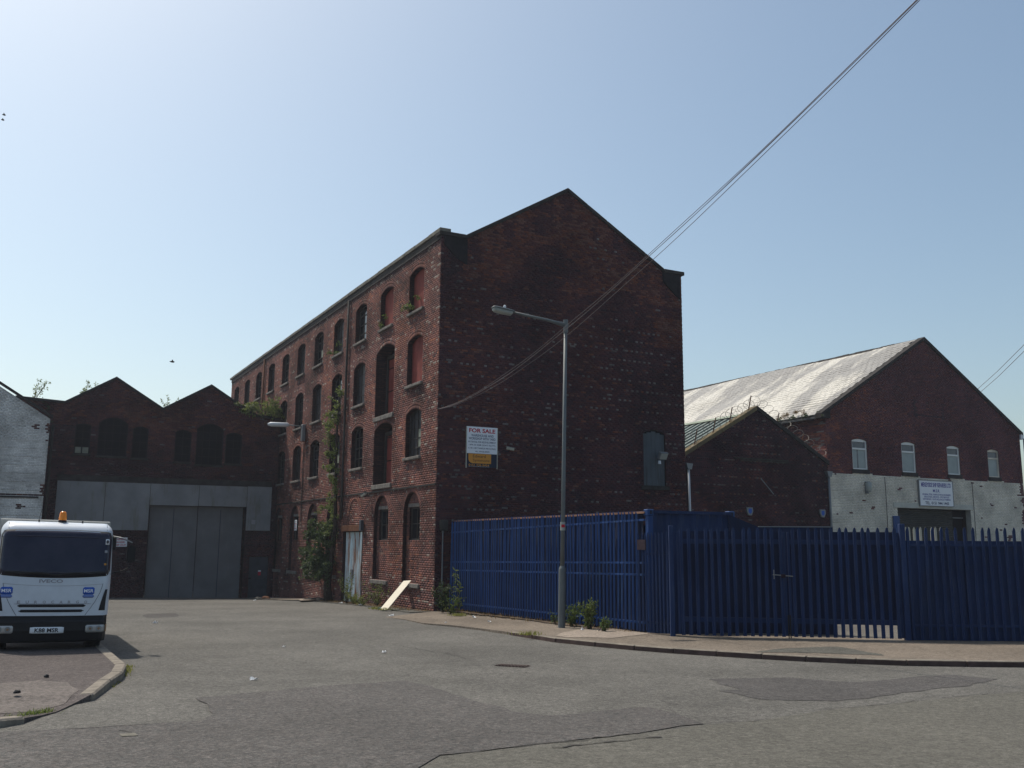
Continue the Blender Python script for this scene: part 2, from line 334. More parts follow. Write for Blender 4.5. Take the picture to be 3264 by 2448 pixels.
class MB:
    """collects faces in world coordinates, becomes ONE mesh object"""
    def __init__(s): s.v = []; s.f = []; s.mi = []; s.sm = False
    def face(s, pts, mi=0):
        i = len(s.v); s.v += [tuple(p) for p in pts]; s.f.append(tuple(range(i, i + len(pts)))); s.mi.append(mi)
    def mesh(s, verts, faces, mi=0):
        i = len(s.v); s.v += [tuple(p) for p in verts]
        for f in faces: s.f.append(tuple(i + k for k in f)); s.mi.append(mi)
    def box(s, o, a, b, c, mi=0):
        """box with corner o and edge vectors a,b,c"""
        o, a, b, c = (np.array(x, float) for x in (o, a, b, c))
        P = [o, o + a, o + a + b, o + b, o + c, o + a + c, o + a + b + c, o + b + c]
        F = [(0, 3, 2, 1), (4, 5, 6, 7), (0, 1, 5, 4), (1, 2, 6, 5), (2, 3, 7, 6), (3, 0, 4, 7)]
        if np.dot(np.cross(a, b), c) < 0: F = [f[::-1] for f in F]
        s.mesh(P, F, mi)
    def bbox(s, x0, x1, y0, y1, z0, z1, mi=0): s.box((x0, y0, z0), (x1 - x0, 0, 0), (0, y1 - y0, 0), (0, 0, z1 - z0), mi)
    def tube(s, pts, r, n=8, mi=0, cap=True):
        pts = [Vector(p) for p in pts]; rr = r if hasattr(r, '__len__') else [r] * len(pts)
        rings = []; up = None
        for i, p in enumerate(pts):
            d = (pts[min(i + 1, len(pts) - 1)] - pts[max(i - 1, 0)]).normalized()
            if up is None: up = Vector((0, 0, 1)) if abs(d.z) < .9 else Vector((1, 0, 0))
            a = d.cross(up).normalized(); b = a.cross(d).normalized(); up = b
            rings.append([p + (a * math.cos(2 * math.pi * k / n) + b * math.sin(2 * math.pi * k / n)) * rr[i] for k in range(n)])
        V_ = [q for rg in rings for q in rg]; Fc = []
        for i in range(len(pts) - 1):
            for k in range(n): Fc.append((i * n + k, (i + 1) * n + k, (i + 1) * n + (k + 1) % n, i * n + (k + 1) % n))
        if cap: Fc += [tuple(range(n)), tuple((len(pts) - 1) * n + k for k in reversed(range(n)))]
        s.mesh(V_, Fc, mi)
    def poly(s, outline, off, mi=0):
        """prism: closed outline (world pts) extruded by vector off"""
        n = len(outline); a = [np.array(p, float) for p in outline]; b = [p + np.array(off) for p in a]
        tri = tessellate_polygon([[Vector(p) for p in a]])
        s.mesh(a, [tuple(t) for t in tri], mi); s.mesh(b, [tuple(t)[::-1] for t in tri], mi)
        for i in range(n):
            j = (i + 1) % n; s.face([a[i], a[j], b[j], b[i]], mi)
    def build(s, name, mats, parent=None, smooth=False, fix=True, origin=None):
        me = bpy.data.meshes.new(name)
        if not isinstance(mats, (list, tuple)): mats = [mats]
        vv = np.array(s.v, float)
        if origin is None and parent is None and len(vv): origin = (vv[:, 0].mean(), vv[:, 1].mean(), vv[:, 2].min())
        if origin is not None: vv = vv - np.array(origin)
        me.from_pydata(vv.tolist(), [], s.f)
        o = link(name, me, parent, mats)
        if len(mats) > 1: me.polygons.foreach_set('material_index', s.mi)
        if fix:
            bm = bmesh.new(); bm.from_mesh(me); bmesh.ops.remove_doubles(bm, verts=bm.verts, dist=1e-5)
            bmesh.ops.recalc_face_normals(bm, faces=bm.faces); bm.to_mesh(me); bm.free()
        if smooth: me.shade_smooth() if hasattr(me, 'shade_smooth') else None
        if origin is not None: o.location = Vector(origin)
        return o

def bevel(o, wdt=.01, seg=1):
    me = o.data; bm = bmesh.new(); bm.from_mesh(me)
    bmesh.ops.bevel(bm, geom=[e for e in bm.edges if len(e.link_faces) == 2 and e.calc_face_angle(0) > .6], offset=wdt, segments=seg, affect='EDGES')
    bm.to_mesh(me); bm.free(); return o

# ------------------------------------------------------------------ brick engine
class Bricks:
    """many real bricks; the nearest 300 become parts, the rest one 'stuff' part"""
    def __init__(s): s.c = []; s.x = []; s.loose_v = []; s.loose_f = []; s.loose_t = []; s.loose_m = []
    def add(s, o, e, n, L, H, tone, mi, vis=True): s.c.append((o, e, n, L, H, tone, mi, vis))
    def wedge(s, quad, n, tone, mi, th=.02):
        i = len(s.loose_v); s.loose_v += [q + n * th * .0 for q in quad] + [q - n * th for q in quad]
        s.loose_f += [(i, i + 1, i + 2, i + 3), (i, i + 4, i + 5, i + 1), (i + 1, i + 5, i + 6, i + 2), (i + 2, i + 6, i + 7, i + 3), (i + 3, i + 7, i + 4, i)]
        s.loose_t += [tone] * 5; s.loose_m += [mi] * 5
    def finish(s, parent, mats, nmax=300, stuff='brickwork'):
        eye = np.array([0, 0, EYE]); sc = []
        for k, (o, e, n, L, H, t, mi, vis) in enumerate(s.c):
            c = o + e * L / 2 + Z * H / 2; d = c - eye; dist = np.linalg.norm(d)
            px = 1632 + FPX * (d @ CR) / (d @ F_); py = 1224 - FPX * (d @ CU) / (d @ F_)
            sc.append(-abs(d @ n) / dist * L / dist ** 2 if vis and 0 < px < 3264 and 0 < py < 2448 else 0)
        order = np.argsort(sc); near = set(int(k) for k in order[:nmax] if sc[int(k)] < 0) if nmax else set()
        V_ = []; Fc = []; T = []; MI = []
        for k, (o, e, n, L, H, t, mi, vis) in enumerate(s.c):
            if k in near: continue
            i = len(V_); j = n * RNG.uniform(-.003, .002); b = -n * .022
            P = [o + j, o + e * L + j, o + e * L + Z * H + j, o + Z * H + j]
            V_ += P + [p + b for p in P]
            Fc += [(i, i + 1, i + 2, i + 3), (i, i + 4, i + 5, i + 1), (i + 1, i + 5, i + 6, i + 2), (i + 2, i + 6, i + 7, i + 3), (i + 3, i + 7, i + 4, i)]
            T += [t] * 5; MI += [mi] * 5
        off = len(V_); V_ += s.loose_v; Fc += [tuple(off + q for q in f) for f in s.loose_f]; T += s.loose_t; MI += s.loose_m
        me = bpy.data.meshes.new(stuff)
        va = np.array(V_, np.float32); fa = np.array(Fc, np.int32)
        me.vertices.add(len(va)); me.vertices.foreach_set('co', va.ravel())
        me.loops.add(fa.size); me.loops.foreach_set('vertex_index', fa.ravel())
        me.polygons.add(len(fa)); me.polygons.foreach_set('loop_start', np.arange(0, fa.size, 4, dtype=np.int32))
        me.polygons.foreach_set('material_index', np.array(MI, np.int32))
        me.update(calc_edges=True); me.validate()
        a = me.attributes.new('tone', 'FLOAT', 'FACE'); a.data.foreach_set('value', np.array(T, np.float32))
        o = link(stuff, me, parent, mats); o['kind'] = 'stuff'
        cache = {}; pinv = WMI(parent)
        for k in near:
            o_, e, n, L, H, t, mi, vis = s.c[k]; key = (round(t, 1), mi)
            if key not in cache:
                m2 = bpy.data.meshes.new('brick')
                m2.from_pydata([(0, 0, 0), (1, 0, 0), (1, 0, 1), (0, 0, 1), (0, -1, 0), (1, -1, 0), (1, -1, 1), (0, -1, 1)], [],
                               [(0, 1, 2, 3), (0, 4, 5, 1), (1, 5, 6, 2), (2, 6, 7, 3), (3, 7, 4, 0), (4, 7, 6, 5)])
                m2.materials.append(M[mats[mi]])
                at = m2.attributes.new('tone', 'FLOAT', 'FACE'); at.data.foreach_set('value', [float(key[0])] * 6); cache[key] = m2
            b = bpy.data.objects.new('brick', cache[key]); COL.objects.link(b)
            p = o_ + n * RNG.uniform(-.003, .002)
            b.parent = parent
            b.matrix_parent_inverse = pinv @ Matrix(((e[0] * L, n[0] * .1, 0, p[0]), (e[1] * L, n[1] * .1, 0, p[1]), (0, 0, H, p[2]), (0, 0, 0, 1)))

def opening(c, w, z0, z1, rise=0, d=.24, ring=.23, name='', **k):
    zs = z1 - rise
    o = dict(c=c, w=w, z0=z0, z1=z1, zs=zs, rise=rise, d=d, ring=ring if rise else 0, name=name, **k)
    if rise: o['R'] = (w * w / 4 + rise * rise) / (2 * rise); o['zc'] = z1 - o['R']
    return o
def outline_of(op, n=10, inset=0):
    c, w, z0, z1, zs = op['c'], op['w'], op['z0'], op['z1'], op['zs']
    P = [(c - w / 2, z0), (c + w / 2, z0), (c + w / 2, zs)]
    if op['rise']:
        R, zc = op['R'], op['zc']; a = math.asin(min(1, w / 2 / R))
        for i in range(1, n): t = a - 2 * a * i / n; P.append((c + R * math.sin(t), zc + R * math.cos(t)))
    P.append((c - w / 2, zs)); return P
def blocked(op, z):
    if z < op['z0']: return None
    if z < op['zs'] - 1e-6: return (op['c'] - op['w'] / 2, op['c'] + op['w'] / 2)
    if not op['rise']: return None
    Ro = op['R'] + op['ring']; q = Ro * Ro - (z - op['zc']) ** 2
    if q <= 0: return None
    h = math.sqrt(q); dz = op['zs'] - op['zc']
    if dz > .02: h = min(h, op['w'] / 2 * (z - op['zc']) / dz)
    return (op['c'] - h, op['c'] + h)
def wall(parent, B, O, e, n, outline, ops, tone, mortar, name='wall', mi=lambda s, z, h: 0, rev='reveal', vis=lambda s, z: True, zbase=None, smax=None):
    """mortar face with real openings and reveals + separately built bricks (into B)"""
    mb = MB(); OO = np.array(O, float); back = -.012
    P = lambda s, z, d=0: OO + e * s + Z * z + n * d
    loops = [[Vector((s, z, 0)) for s, z in outline]]; loops += [[Vector((s, z, 0)) for s, z in outline_of(op)] for op in ops]
    flat = [p for l in loops for p in l]
    tri = tessellate_polygon(loops)
    mb.mesh([P(p.x, p.y, back) for p in flat], [tuple(t) for t in tri], 0)
    uvs = []
    for op in ops:
        ol = outline_of(op); m_ = len(ol)
        for i in range(m_):
            a, b = ol[i], ol[(i + 1) % m_]
            mb.face([P(a[0], a[1], -.001), P(b[0], b[1], -.001), P(b[0], b[1], -op['d']), P(a[0], a[1], -op['d'])], 1)
    o = mb.build(name, [mortar, rev], parent, fix=False)
    me = o.data; uv = me.uv_layers.new(name='UVMap')
    for p in me.polygons:
        if p.material_index == 1:
            for li in p.loop_indices:
                co = Vector(me.vertices[me.loops[li].vertex_index].co); q = np.array(co) - OO
                uv.data[li].uv = (q @ n + (q @ e) * (abs(p.normal @ Vector(Z)) > .7), q[2])
    # bricks
    oz = [z for s, z in outline]; zmin, zmax = (zbase if zbase is not None else min(oz)), max(oz)
    ns = len(outline)
    def spans(z):
        xs = []
        for i in range(ns):
            (s1, z1), (s2, z2) = outline[i], outline[(i + 1) % ns]
            if (z1 <= z < z2) or (z2 <= z < z1): xs.append(s1 + (s2 - s1) * (z - z1) / (z2 - z1))
        xs.sort(); return list(zip(xs[::2], xs[1::2]))
    k = 0; z = math.floor(zmin / .075) * .075
    while z < zmax:
        ck = int(round(z / .075)); hdr = ck % 5 == 0
        L = .1125 if hdr else .225; zm = z + .0375
        for a, b in spans(min(zm + .03, zmax - .001)) if zm < zmax else []:
            if smax is not None: b = min(b, smax)
            bl = sorted(x for x in (blocked(op, zm) for op in ops) if x)
            segs = []; cur = a
            for x0, x1 in bl:
                if x0 > cur: segs.append((cur, min(x0, b)))
                cur = max(cur, x1)
            if cur < b: segs.append((cur, b))
            for s0, s1 in segs:
                off = 0 if hdr else (.05625 if ck % 2 else .16875)
                g0 = math.floor((s0 - off) / L) * L + off
                while g0 < s1:
                    p0, p1 = max(g0, s0), min(g0 + L, s1)
                    ln = p1 - p0
                    if ln > .03:
                        lo = .004 if p0 == s0 else .005; hi = .0 if p1 == s1 else .005
                        B.add(P(p0 + (lo if p0 > s0 else 0), z + .005), e, n, ln - hi - (lo if p0 > s0 else 0), .065, tone(p0, zm, hdr), mi(p0, zm, hdr), vis(p0, zm))
                    g0 += L
        z += .075
    for op in ops:
        if not op['rise'] or not op['ring']: continue
        R, zc = op['R'], op['zc']; a = math.asin(min(1, op['w'] / 2 / R)); nr = max(1, round(op['ring'] / .115))
        for rr in range(nr):
            ri = R + rr * .115 + .003; ro = ri + .109; N = max(5, int(2 * a * R / .078))
            for i in range(N):
                t0 = -a + 2 * a * (i + .07) / N; t1 = -a + 2 * a * (i + .93) / N
                Q = [P(op['c'] + r_ * math.sin(t), zc + r_ * math.cos(t)) for r_, t in ((ri, t0), (ri, t1), (ro, t1), (ro, t0))]
                B.wedge(Q, n, tone(op['c'], op['z1'] + .1, False) * (1 if not op.get('pale') else 1), mi(op['c'], op['z1'], False))
    return o

def patch(mb, O, e, n, pts, d0, d1, mi=0):
    """prism given by (s,z) outline between depths d0 and d1 along n"""
    mb.poly([np.array(O) + e * s + Z * z + n * d0 for s, z in pts], n * (d1 - d0), mi)
def slab(mb, O, e, n, s0, s1, z0, z1, d0, d1, mi=0):
    mb.box(np.array(O) + e * s0 + Z * z0 + n * d0, e * (s1 - s0), Z * (z1 - z0), n * (d1 - d0), mi)

def text(s, O, e, n, sc, zc, wdt, hgt, m, parent, name='lettering', d=.0, bold=.0, conf=None, th=.002):
    cu = bpy.data.curves.new('t', 'FONT'); cu.body = s; cu.size = 1; cu.offset = bold; cu.align_x = 'LEFT'; cu.resolution_u = 3
    o = bpy.data.objects.new('t', cu); COL.objects.link(o)
    me = bpy.data.meshes.new_from_object(o); bpy.data.objects.remove(o); bpy.data.curves.remove(cu)
    v = np.array([x.co[:] for x in me.vertices]); mn = v.min(0); mx = v.max(0)
    out = []
    for x in v:
        a = ((x[0] - mn[0]) / max(1e-6, mx[0] - mn[0]) - .5) * wdt; b = ((x[1] - mn[1]) / max(1e-6, mx[1] - mn[1]) - .5) * hgt
        if conf: out.append(conf(sc + a, zc + b))
        else: out.append(np.array(O) + e * (sc + a) + Z * (zc + b) + n * (d + th))
    for i, x in enumerate(me.vertices): x.co = out[i]
    me.materials.clear(); me.name = name
    return link(name, me, parent, [m])

# ================================================================== GROUND
def sheet(name, pts, h, m, parent=None, kind='structure', skirt=.0, jag=0, hs=None):
    bm = bmesh.new()
    P = [np.array(p[:2], float) for p in pts]
    if jag:
        Q = []
        for i, p in enumerate(P):
            q = P[(i + 1) % len(P)]; L = np.linalg.norm(q - p); k = max(1, int(L / .25)); t = (q - p) / max(L, 1e-6); nn = np.array([-t[1], t[0]])
            for j in range(k): Q.append(p + (q - p) * j / k + nn * (RNG.normal() * jag if j else 0))
        P = Q
    tri = tessellate_polygon([[Vector((p[0], p[1], 0)) for p in P]])
    vs_ = [bm.verts.new((p[0], p[1], (hs[i] if hs else h))) for i, p in enumerate(P)]
    for t in tri:
        try: bm.faces.new([vs_[k] for k in t])
        except ValueError: pass
    ys = [p[1] for p in P]
    for y in np.arange(30, 56, 1.0):
        if min(ys) < y < max(ys):
            bmesh.ops.bisect_plane(bm, geom=bm.verts[:] + bm.edges[:] + bm.faces[:], plane_co=(0, y, 0), plane_no=(0, 1, 0))
    if skirt:
        be = [e for e in bm.edges if len(e.link_faces) == 1]
        r = bmesh.ops.extrude_edge_only(bm, edges=be)
        for v in r['geom']:
            if isinstance(v, bmesh.types.BMVert): v.co.z -= skirt
    for v in bm.verts: v.co.z += gz(v.co.y)
    bmesh.ops.recalc_face_normals(bm, faces=bm.faces)
    me = bpy.data.meshes.new(name); bm.to_mesh(me); bm.free()
    for p in me.polygons:
        pass
    o = link(name, me, parent, [m])
    if kind and parent is None: o['kind'] = kind
    elif kind == 'stuff': o['kind'] = kind
    return o
def px(*pts): return [gp(*p) for p in pts]

gm = MB()
ysl = [-600, -60, -30] + list(range(-20, 31, 10)) + list(range(31, 57)) + [60, 120, 400, 1500]
for a, b in zip(ysl[:-1], ysl[1:]):
    xs = [-1500, -200, -60, 60, 200, 1500]
    for x0, x1 in zip(xs[:-1], xs[1:]):
        gm.face([(x0, a, gz(a)), (x1, a, gz(a)), (x1, b, gz(b)), (x0, b, gz(b))])
o = gm.build('road', 'asphalt', origin=(0, 0, 0)); o['kind'] = 'structure'

# old tarmac patches, new asphalt in the right foreground
joint = [(1300, 2475), (1402, 2412), (1632, 2385), (2045, 2339), (2250, 2311), (2429, 2297), (2621, 2266), (2880, 2240), (3108, 2217), (3290, 2203)]
J = px(*joint)
sheet('new_asphalt', [J[0]] + J[1:] + [np.array([16, J[-1][1] - 1.0, 0]), np.array([16, -2, 0]), np.array([-.5, -2, 0])], .004, 'beige', jag=.012)
sheet('old_tarmac_patch', px((0, 2336), (300, 2320), (560, 2304), (640, 2300), (680, 2279), (623, 2226), (797, 2209), (1010, 2190), (1291, 2170), (1372, 2187), (1500, 2232), (1632, 2270), (1743, 2283), (1900, 2270), (2067, 2256), (2163, 2279), (2244, 2309), (2045, 2337), (1632, 2383), (1402, 2409), (1300, 2470)) + [np.array([-4.5, 4.2, 0]), np.array([-9, 9, 0])], .008, 'patch', jag=.035)
sheet('reddish_tarmac_patch', px((2259, 2165), (2510, 2160), (2600, 2167), (2724, 2175), (2800, 2170), (2900, 2160), (3019, 2150), (3181, 2165), (3093, 2187), (2967, 2198), (2800, 2220), (2665, 2236), (2429, 2231), (2289, 2203), (2359, 2198)), .004, 'patch2', jag=.04)
sheet('manhole_patch', px((452, 1962), (470, 1957), (560, 1955), (572, 1962), (560, 1967), (470, 1970)), .004, 'patch2')
def ribbon(name, pts, wd, m='tar', h=.011, amp=.03):
    P = []
    for a, b in zip(pts[:-1], pts[1:]):
        k = max(1, int(np.linalg.norm(b - a) / .12))
        for j in range(k): P.append(a + (b - a) * j / k + np.array([RNG.normal() * amp, RNG.normal() * amp, 0]))
    mb = MB()
    for a, b in zip(P[:-1], P[1:]):
        if noise.noise(Vector((a[0] * .9, a[1] * 1.4, 5))) > .02: continue
        t = (b - a)[:2]; t = t / max(1e-6, np.linalg.norm(t)); nn = np.array([-t[1], t[0], 0]) * wd * RNG.uniform(.3, 1.0)
        za, zb = gz(a[1]) + h, gz(b[1]) + h
        mb.face([(a[0] - nn[0], a[1] - nn[1], za), (b[0] - nn[0], b[1] - nn[1], zb), (b[0] + nn[0], b[1] + nn[1], zb), (a[0] + nn[0], a[1] + nn[1], za)])
    o = mb.build(name, m, origin=(0, 0, 0)); o['kind'] = 'structure'; return o
ribbon('tar_joint', J, .012, amp=.02)
ribbon('tar_crack', px((0, 2338), (300, 2322), (560, 2305), (690, 2278)), .012, amp=.015)
ribbon('tar_crack', px((690, 1995), (1000, 2010), (1400, 2080), (1700, 2150)), .012, h=.004, amp=.05)
ribbon('tar_crack', px((345, 2000), (500, 1985), (700, 1990)), .012, h=.004, amp=.04)
ribbon('tar_crack', px((380, 2330), (430, 2345), (400, 2352), (470, 2360)), .02, h=.012, amp=.03)
ribbon('tar_crack', px((1750, 2390), (2100, 2350), (2300, 2318)), .02, h=.012, amp=.03)

# pavement on the right with its kerb
KB = [(1225, 1967), (1290, 1976), (1350, 1990), (1450, 1999), (1543, 2011), (1627, 2024), (1700, 2036), (1774, 2048), (1900, 2061), (2025, 2073), (2150, 2083), (2286, 2092), (2430, 2101), (2571, 2109), (2730, 2116), (2891, 2122), (3080, 2125), (3264, 2127), (3600, 2129)]
KP = [gp(*p) for p in KB]
kh = [0, .02, .03, .04, .05, .06] + [.085] * 20
back = [(9.5, 19.9), (3.2, 21.0), (2.2, 22.5), (-2.4, 31.2), (-2.6, 31.3)]
KP[-1] = np.array([16, KP[-2][1] - .25, 0])
pv = [(p[0], p[1]) for p in KP] + [(16, 20.2)] + back
o = sheet('pavement', pv, .0, 'pave', skirt=.3, hs=[kh[i] for i in range(len(KP))] + [.085] * 4 + [.03, .0])
PAVE = o
# kerb stones, each a part of the pavement
dist = 0; pts = [KP[i] + Z * (gz(KP[i][1]) - KP[i][2] + kh[i]) for i in range(5, len(KP))]
res = [pts[0]]
for a, b in zip(pts[:-1], pts[1:]):
    L = np.linalg.norm(b - a); k = max(1, round(L / .9))
    res += [a + (b - a) * (j + 1) / k for j in range(k)]
for a, b in zip(res[:-1], res[1:]):
    t = (b - a) / np.linalg.norm(b - a); nn = np.array([-t[1], t[0], 0]); g = .008; dz = RNG.uniform(-.004, .004)
    mb = MB(); a2 = a + t * g; b2 = b - t * g; dn = nn * -.03
    q = [a2 + dn + Z * (.006 + dz), b2 + dn + Z * (.006 + dz), b2 + nn * .1 + Z * (.006 + dz), a2 + nn * .1 + Z * (.006 + dz)]
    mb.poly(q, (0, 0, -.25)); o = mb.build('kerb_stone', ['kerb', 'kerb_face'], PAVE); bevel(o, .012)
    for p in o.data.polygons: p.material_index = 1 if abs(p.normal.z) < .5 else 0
sheet('pale_concrete_repair', px((1770, 2040), (1800, 2028), (1850, 2020), (1960, 2017), (2060, 2031), (2068, 2035), (2000, 2042), (1950, 2049), (1880, 2046), (1810, 2047)), .092, 'pave_pale', jag=.02)
sheet('tarmac_repair', px((2400, 2096), (2500, 2083), (2640, 2077), (2670, 2077), (2740, 2090), (2810, 2102), (2820, 2107), (2600, 2098)), .090, 'pave_dark', jag=.02)
ribbon('pavement_crack', px((1640, 2025), (1700, 2020), (1745, 2010)), .015, h=.094)
ribbon('pavement_crack', px((1330, 1975), (1430, 1972), (1490, 1964)), .02, h=.045)
ribbon('pavement_crack', px((2190, 2075), (2290, 2070), (2370, 2066), (2440, 2068), (2300, 2071)), .015, h=.094)
# slabs beside the warehouse
def fp(t, d, z=None):                                 # point t along the street front, d out from it
    p = C0 + U * t - V * d; return np.array([p[0], p[1], gz(p[1]) if z is None else z])
sheet('wall_verge', [fp(-.2, 0), fp(-.2, .9), fp(3, .7), fp(6.5, .65), fp(10, .75), fp(13, .9), fp(20.8, 1.3), fp(20.8, 0)], .025, 'pave_dark', skirt=.2, jag=.04)
sheet('wall_pavement', [fp(11, 0), fp(11, .6), fp(12.5, 1.5), fp(15, 2.0), fp(16.5, 1.9), fp(19, 1.2), fp(19, 0)], .05, 'pave', skirt=.2, jag=.04)
sheet('soil_strip', [(p[0], p[1]) for p in (lambda a, b, n: [a + n * .0, a + n * .22, a + (b - a) * .3 + n * .34, a + (b - a) * .5 + n * .16, a + (b - a) * .75 + n * .3, b + n * .2, b])(np.array([-2.0, 31.0, 0]), np.array([2.7, 21.6, 0]), np.array([-.9, -.43, 0]))], .090, 'soil', jag=.05)
sheet('soil_strip', [fp(0, .02), fp(0, .3), fp(2.2, .2), fp(4.2, .5), fp(6, .45), fp(8, .6), fp(9.5, .5), fp(11, .7), fp(12, .4), fp(12, .02)], .032, 'soil', jag=.06)
# yard behind the gate
sheet('yard', [(3.3, 20.9), (16, 20.4), (26, 30), (24, 46), (5, 38), (-1.5, 31.5)], .015, 'yard')
# island pavement under the truck
IS = [(318, 2052), (345, 2075), (372, 2099), (396, 2118), (394, 2132), (384, 2143), (345, 2168), (289, 2214), (240, 2240), (181, 2268), (130, 2280), (79, 2288), (0, 2295)]
ih = [.1, .1, .1, .1, .1, .1, .09, .07, .02, .012, .02, .05, .07]
IP = [gp(p[0], p[1], h) for p, h in zip(IS, ih)]
ib = IP[0] + (U * 14)
isl = sheet('island_pavement', [(p[0], p[1]) for p in IP] + [(-14, 8.8), (-22, 22), (ib[0], ib[1])], 0, 'isle', skirt=.3, hs=ih + [.1, .1, .1])
def drape(name, pts, on, off, m, jag=.03):
    o = sheet(name, pts, 0, m, jag=jag); bm = bmesh.new(); bm.from_mesh(o.data)
    xs = [v.co.x for v in bm.verts]; ys = [v.co.y for v in bm.verts]
    for k in np.arange(min(xs), max(xs), .2): bmesh.ops.bisect_plane(bm, geom=bm.verts[:] + bm.edges[:] + bm.faces[:], plane_co=(k, 0, 0), plane_no=(1, 0, 0))
    for k in np.arange(min(ys), max(ys), .2): bmesh.ops.bisect_plane(bm, geom=bm.verts[:] + bm.edges[:] + bm.faces[:], plane_co=(0, k, 0), plane_no=(0, 1, 0))
    from mathutils.bvhtree import BVHTree
    b2 = bmesh.new(); b2.from_mesh(on.data); tr = BVHTree.FromBMesh(b2)
    for v in bm.verts:
        h = tr.ray_cast(Vector((v.co.x, v.co.y, 5)), Vector((0, 0, -1)))
        v.co.z = (h[0].z if h[0] else gz(v.co.y)) + off
    bm.to_mesh(o.data); bm.free(); b2.free(); return o
drape('dusty_tarmac_patch', [(gp(a, b)[0], gp(a, b)[1]) for a, b in ((-30, 2205), (120, 2195), (215, 2200), (250, 2222), (200, 2252), (120, 2272), (0, 2282), (-30, 2284))], isl, .004, 'isle_pale')
def kerbrun(P, wd=.13, parent=None, hh=.012):
    for a, b in zip(P[:-1], P[1:]):
        t = (b - a) / np.linalg.norm(b - a); nn = np.array([-t[1], t[0], 0]); mb = MB(); a2, b2 = a + t * .01, b - t * .01
        mb.poly([a2 - nn * .03 + Z * hh, b2 - nn * .03 + Z * hh, b2 + nn * wd + Z * hh, a2 + nn * wd + Z * hh][::1], (0, 0, -.3))
        o = mb.build('kerb_stone', ['kerb', 'kerb'], parent); bevel(o, .02)
q = [ib, ib + (IP[0] - ib) * .25, ib + (IP[0] - ib) * .5, ib + (IP[0] - ib) * .75, IP[0]]
q = [np.array([p[0], p[1], gz(p[1]) + .1]) for p in q]
kerbrun([p for p in (q + [IP[1], IP[3], IP[5], IP[6], IP[7]])][::-1], .13, isl)
kerbrun([gp(-60, 2300, .08), gp(79, 2288, .05)], .13, isl)

# ================================================================== WAREHOUSE
wh = thing('warehouse', 'tall four storey red brick warehouse with arched windows and stepped gable', 'building', (C0[0], C0[1], gz(31)))
B = Bricks(); nF = -V; nG = -U
PAR = 12.02
ops = []; WINS = []
for i in range(11):
    c = 2.12 + 3.02 * i
    ops.append(opening(c, 1.38, 9.72, 11.27, .16, .22, .23, 'top', i=i, row=0))
    if i == 1:
        ops.append(opening(5.15, 2.0, 6.31, 9.03, .26, .56, .23, 'door', i=i, row=1)); ops.append(opening(5.15, 1.95, 3.71, 6.02, .25, .56, .23, 'door', i=i, row=2))
    else:
        ops.append(opening(c, 1.42, 7.07, 8.8, .17, .22, .23, 'win', i=i, row=1)); ops.append(opening(c, 1.42, 4.5, 6.18, .17, .22, .23, 'win', i=i, row=2))
    if i == 2: ops.append(opening(8.35, 2.45, -2.0, 2.22, 0, .2, 0, 'entrance', i=i, row=3))
    else: ops.append(opening(c - .04, 1.52, .2, 3.28, .76, .13, .23, 'ground', i=i, row=3))
def toneF(s, z, h):
    nz = noise.noise(Vector((s * .35, z * .5, 1.7))); nf = noise.noise(Vector((s * 1.7, z * 2.2, 9.1)))
    t = .5 + .25 * nz + RNG.normal() * .14
    if h and RNG.random() < .12 + .35 * max(0, nf + .1) * (1.6 if s < 1.4 or z < 3.4 else .8): return float(RNG.uniform(.88, 1))
    if RNG.random() < .025: return float(RNG.uniform(.88, 1))
    if RNG.random() < .09: return float(RNG.uniform(0, .22))
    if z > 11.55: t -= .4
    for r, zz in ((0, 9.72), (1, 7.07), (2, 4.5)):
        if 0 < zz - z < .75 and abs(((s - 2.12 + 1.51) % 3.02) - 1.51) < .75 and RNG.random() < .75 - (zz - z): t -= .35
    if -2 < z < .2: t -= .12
    return float(min(max(t, .02), .86))
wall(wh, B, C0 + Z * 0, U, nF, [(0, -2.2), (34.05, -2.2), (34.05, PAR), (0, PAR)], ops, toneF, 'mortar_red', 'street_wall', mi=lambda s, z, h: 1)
def toneG(s, z, h):
    nz = noise.noise(Vector((s * .4, z * .4, 4.7))); nf = noise.noise(Vector((s * .45, z * .35, 19.1)))
    t = .42 + .25 * nz + RNG.normal() * .13
    if h and (int(s / .1125) + int(z * 3)) % 2 and RNG.random() < .46 + .6 * nf - (.35 if z > 9.6 else 0): return float(RNG.uniform(.84, .98))
    if RNG.random() < .012 and z < 10.5: return float(RNG.uniform(.86, .97))
    if z > 10.6 and nz > -.1: t += .26
    if s > 8.8 and 8.9 < z < 10.1: t += .4
    top = 14.42 - abs(s - 5.03) * .585
    if 0 < top - z < 1.1 and noise.noise(Vector((s * 2.2, z * .25, 88))) > .12: t -= .3
    if RNG.random() < .04: t += .35
    return float(min(max(t, .02), .86))
GO = [(.003, -2.2), (10.2, -2.2), (10.2, 11.97), (9.35, 11.97), (5.03, 14.42), (.93, 11.97), (.003, 11.97)]
hatch = opening(8.77, 1.0, 3.7, 5.76, .14, .12, .0, 'hatch')
wall(wh, B, C0, V, nG, GO, [hatch], toneG, 'mortar_dark', 'gable_wall', vis=lambda s, z: z > 2.4 or s < .4)
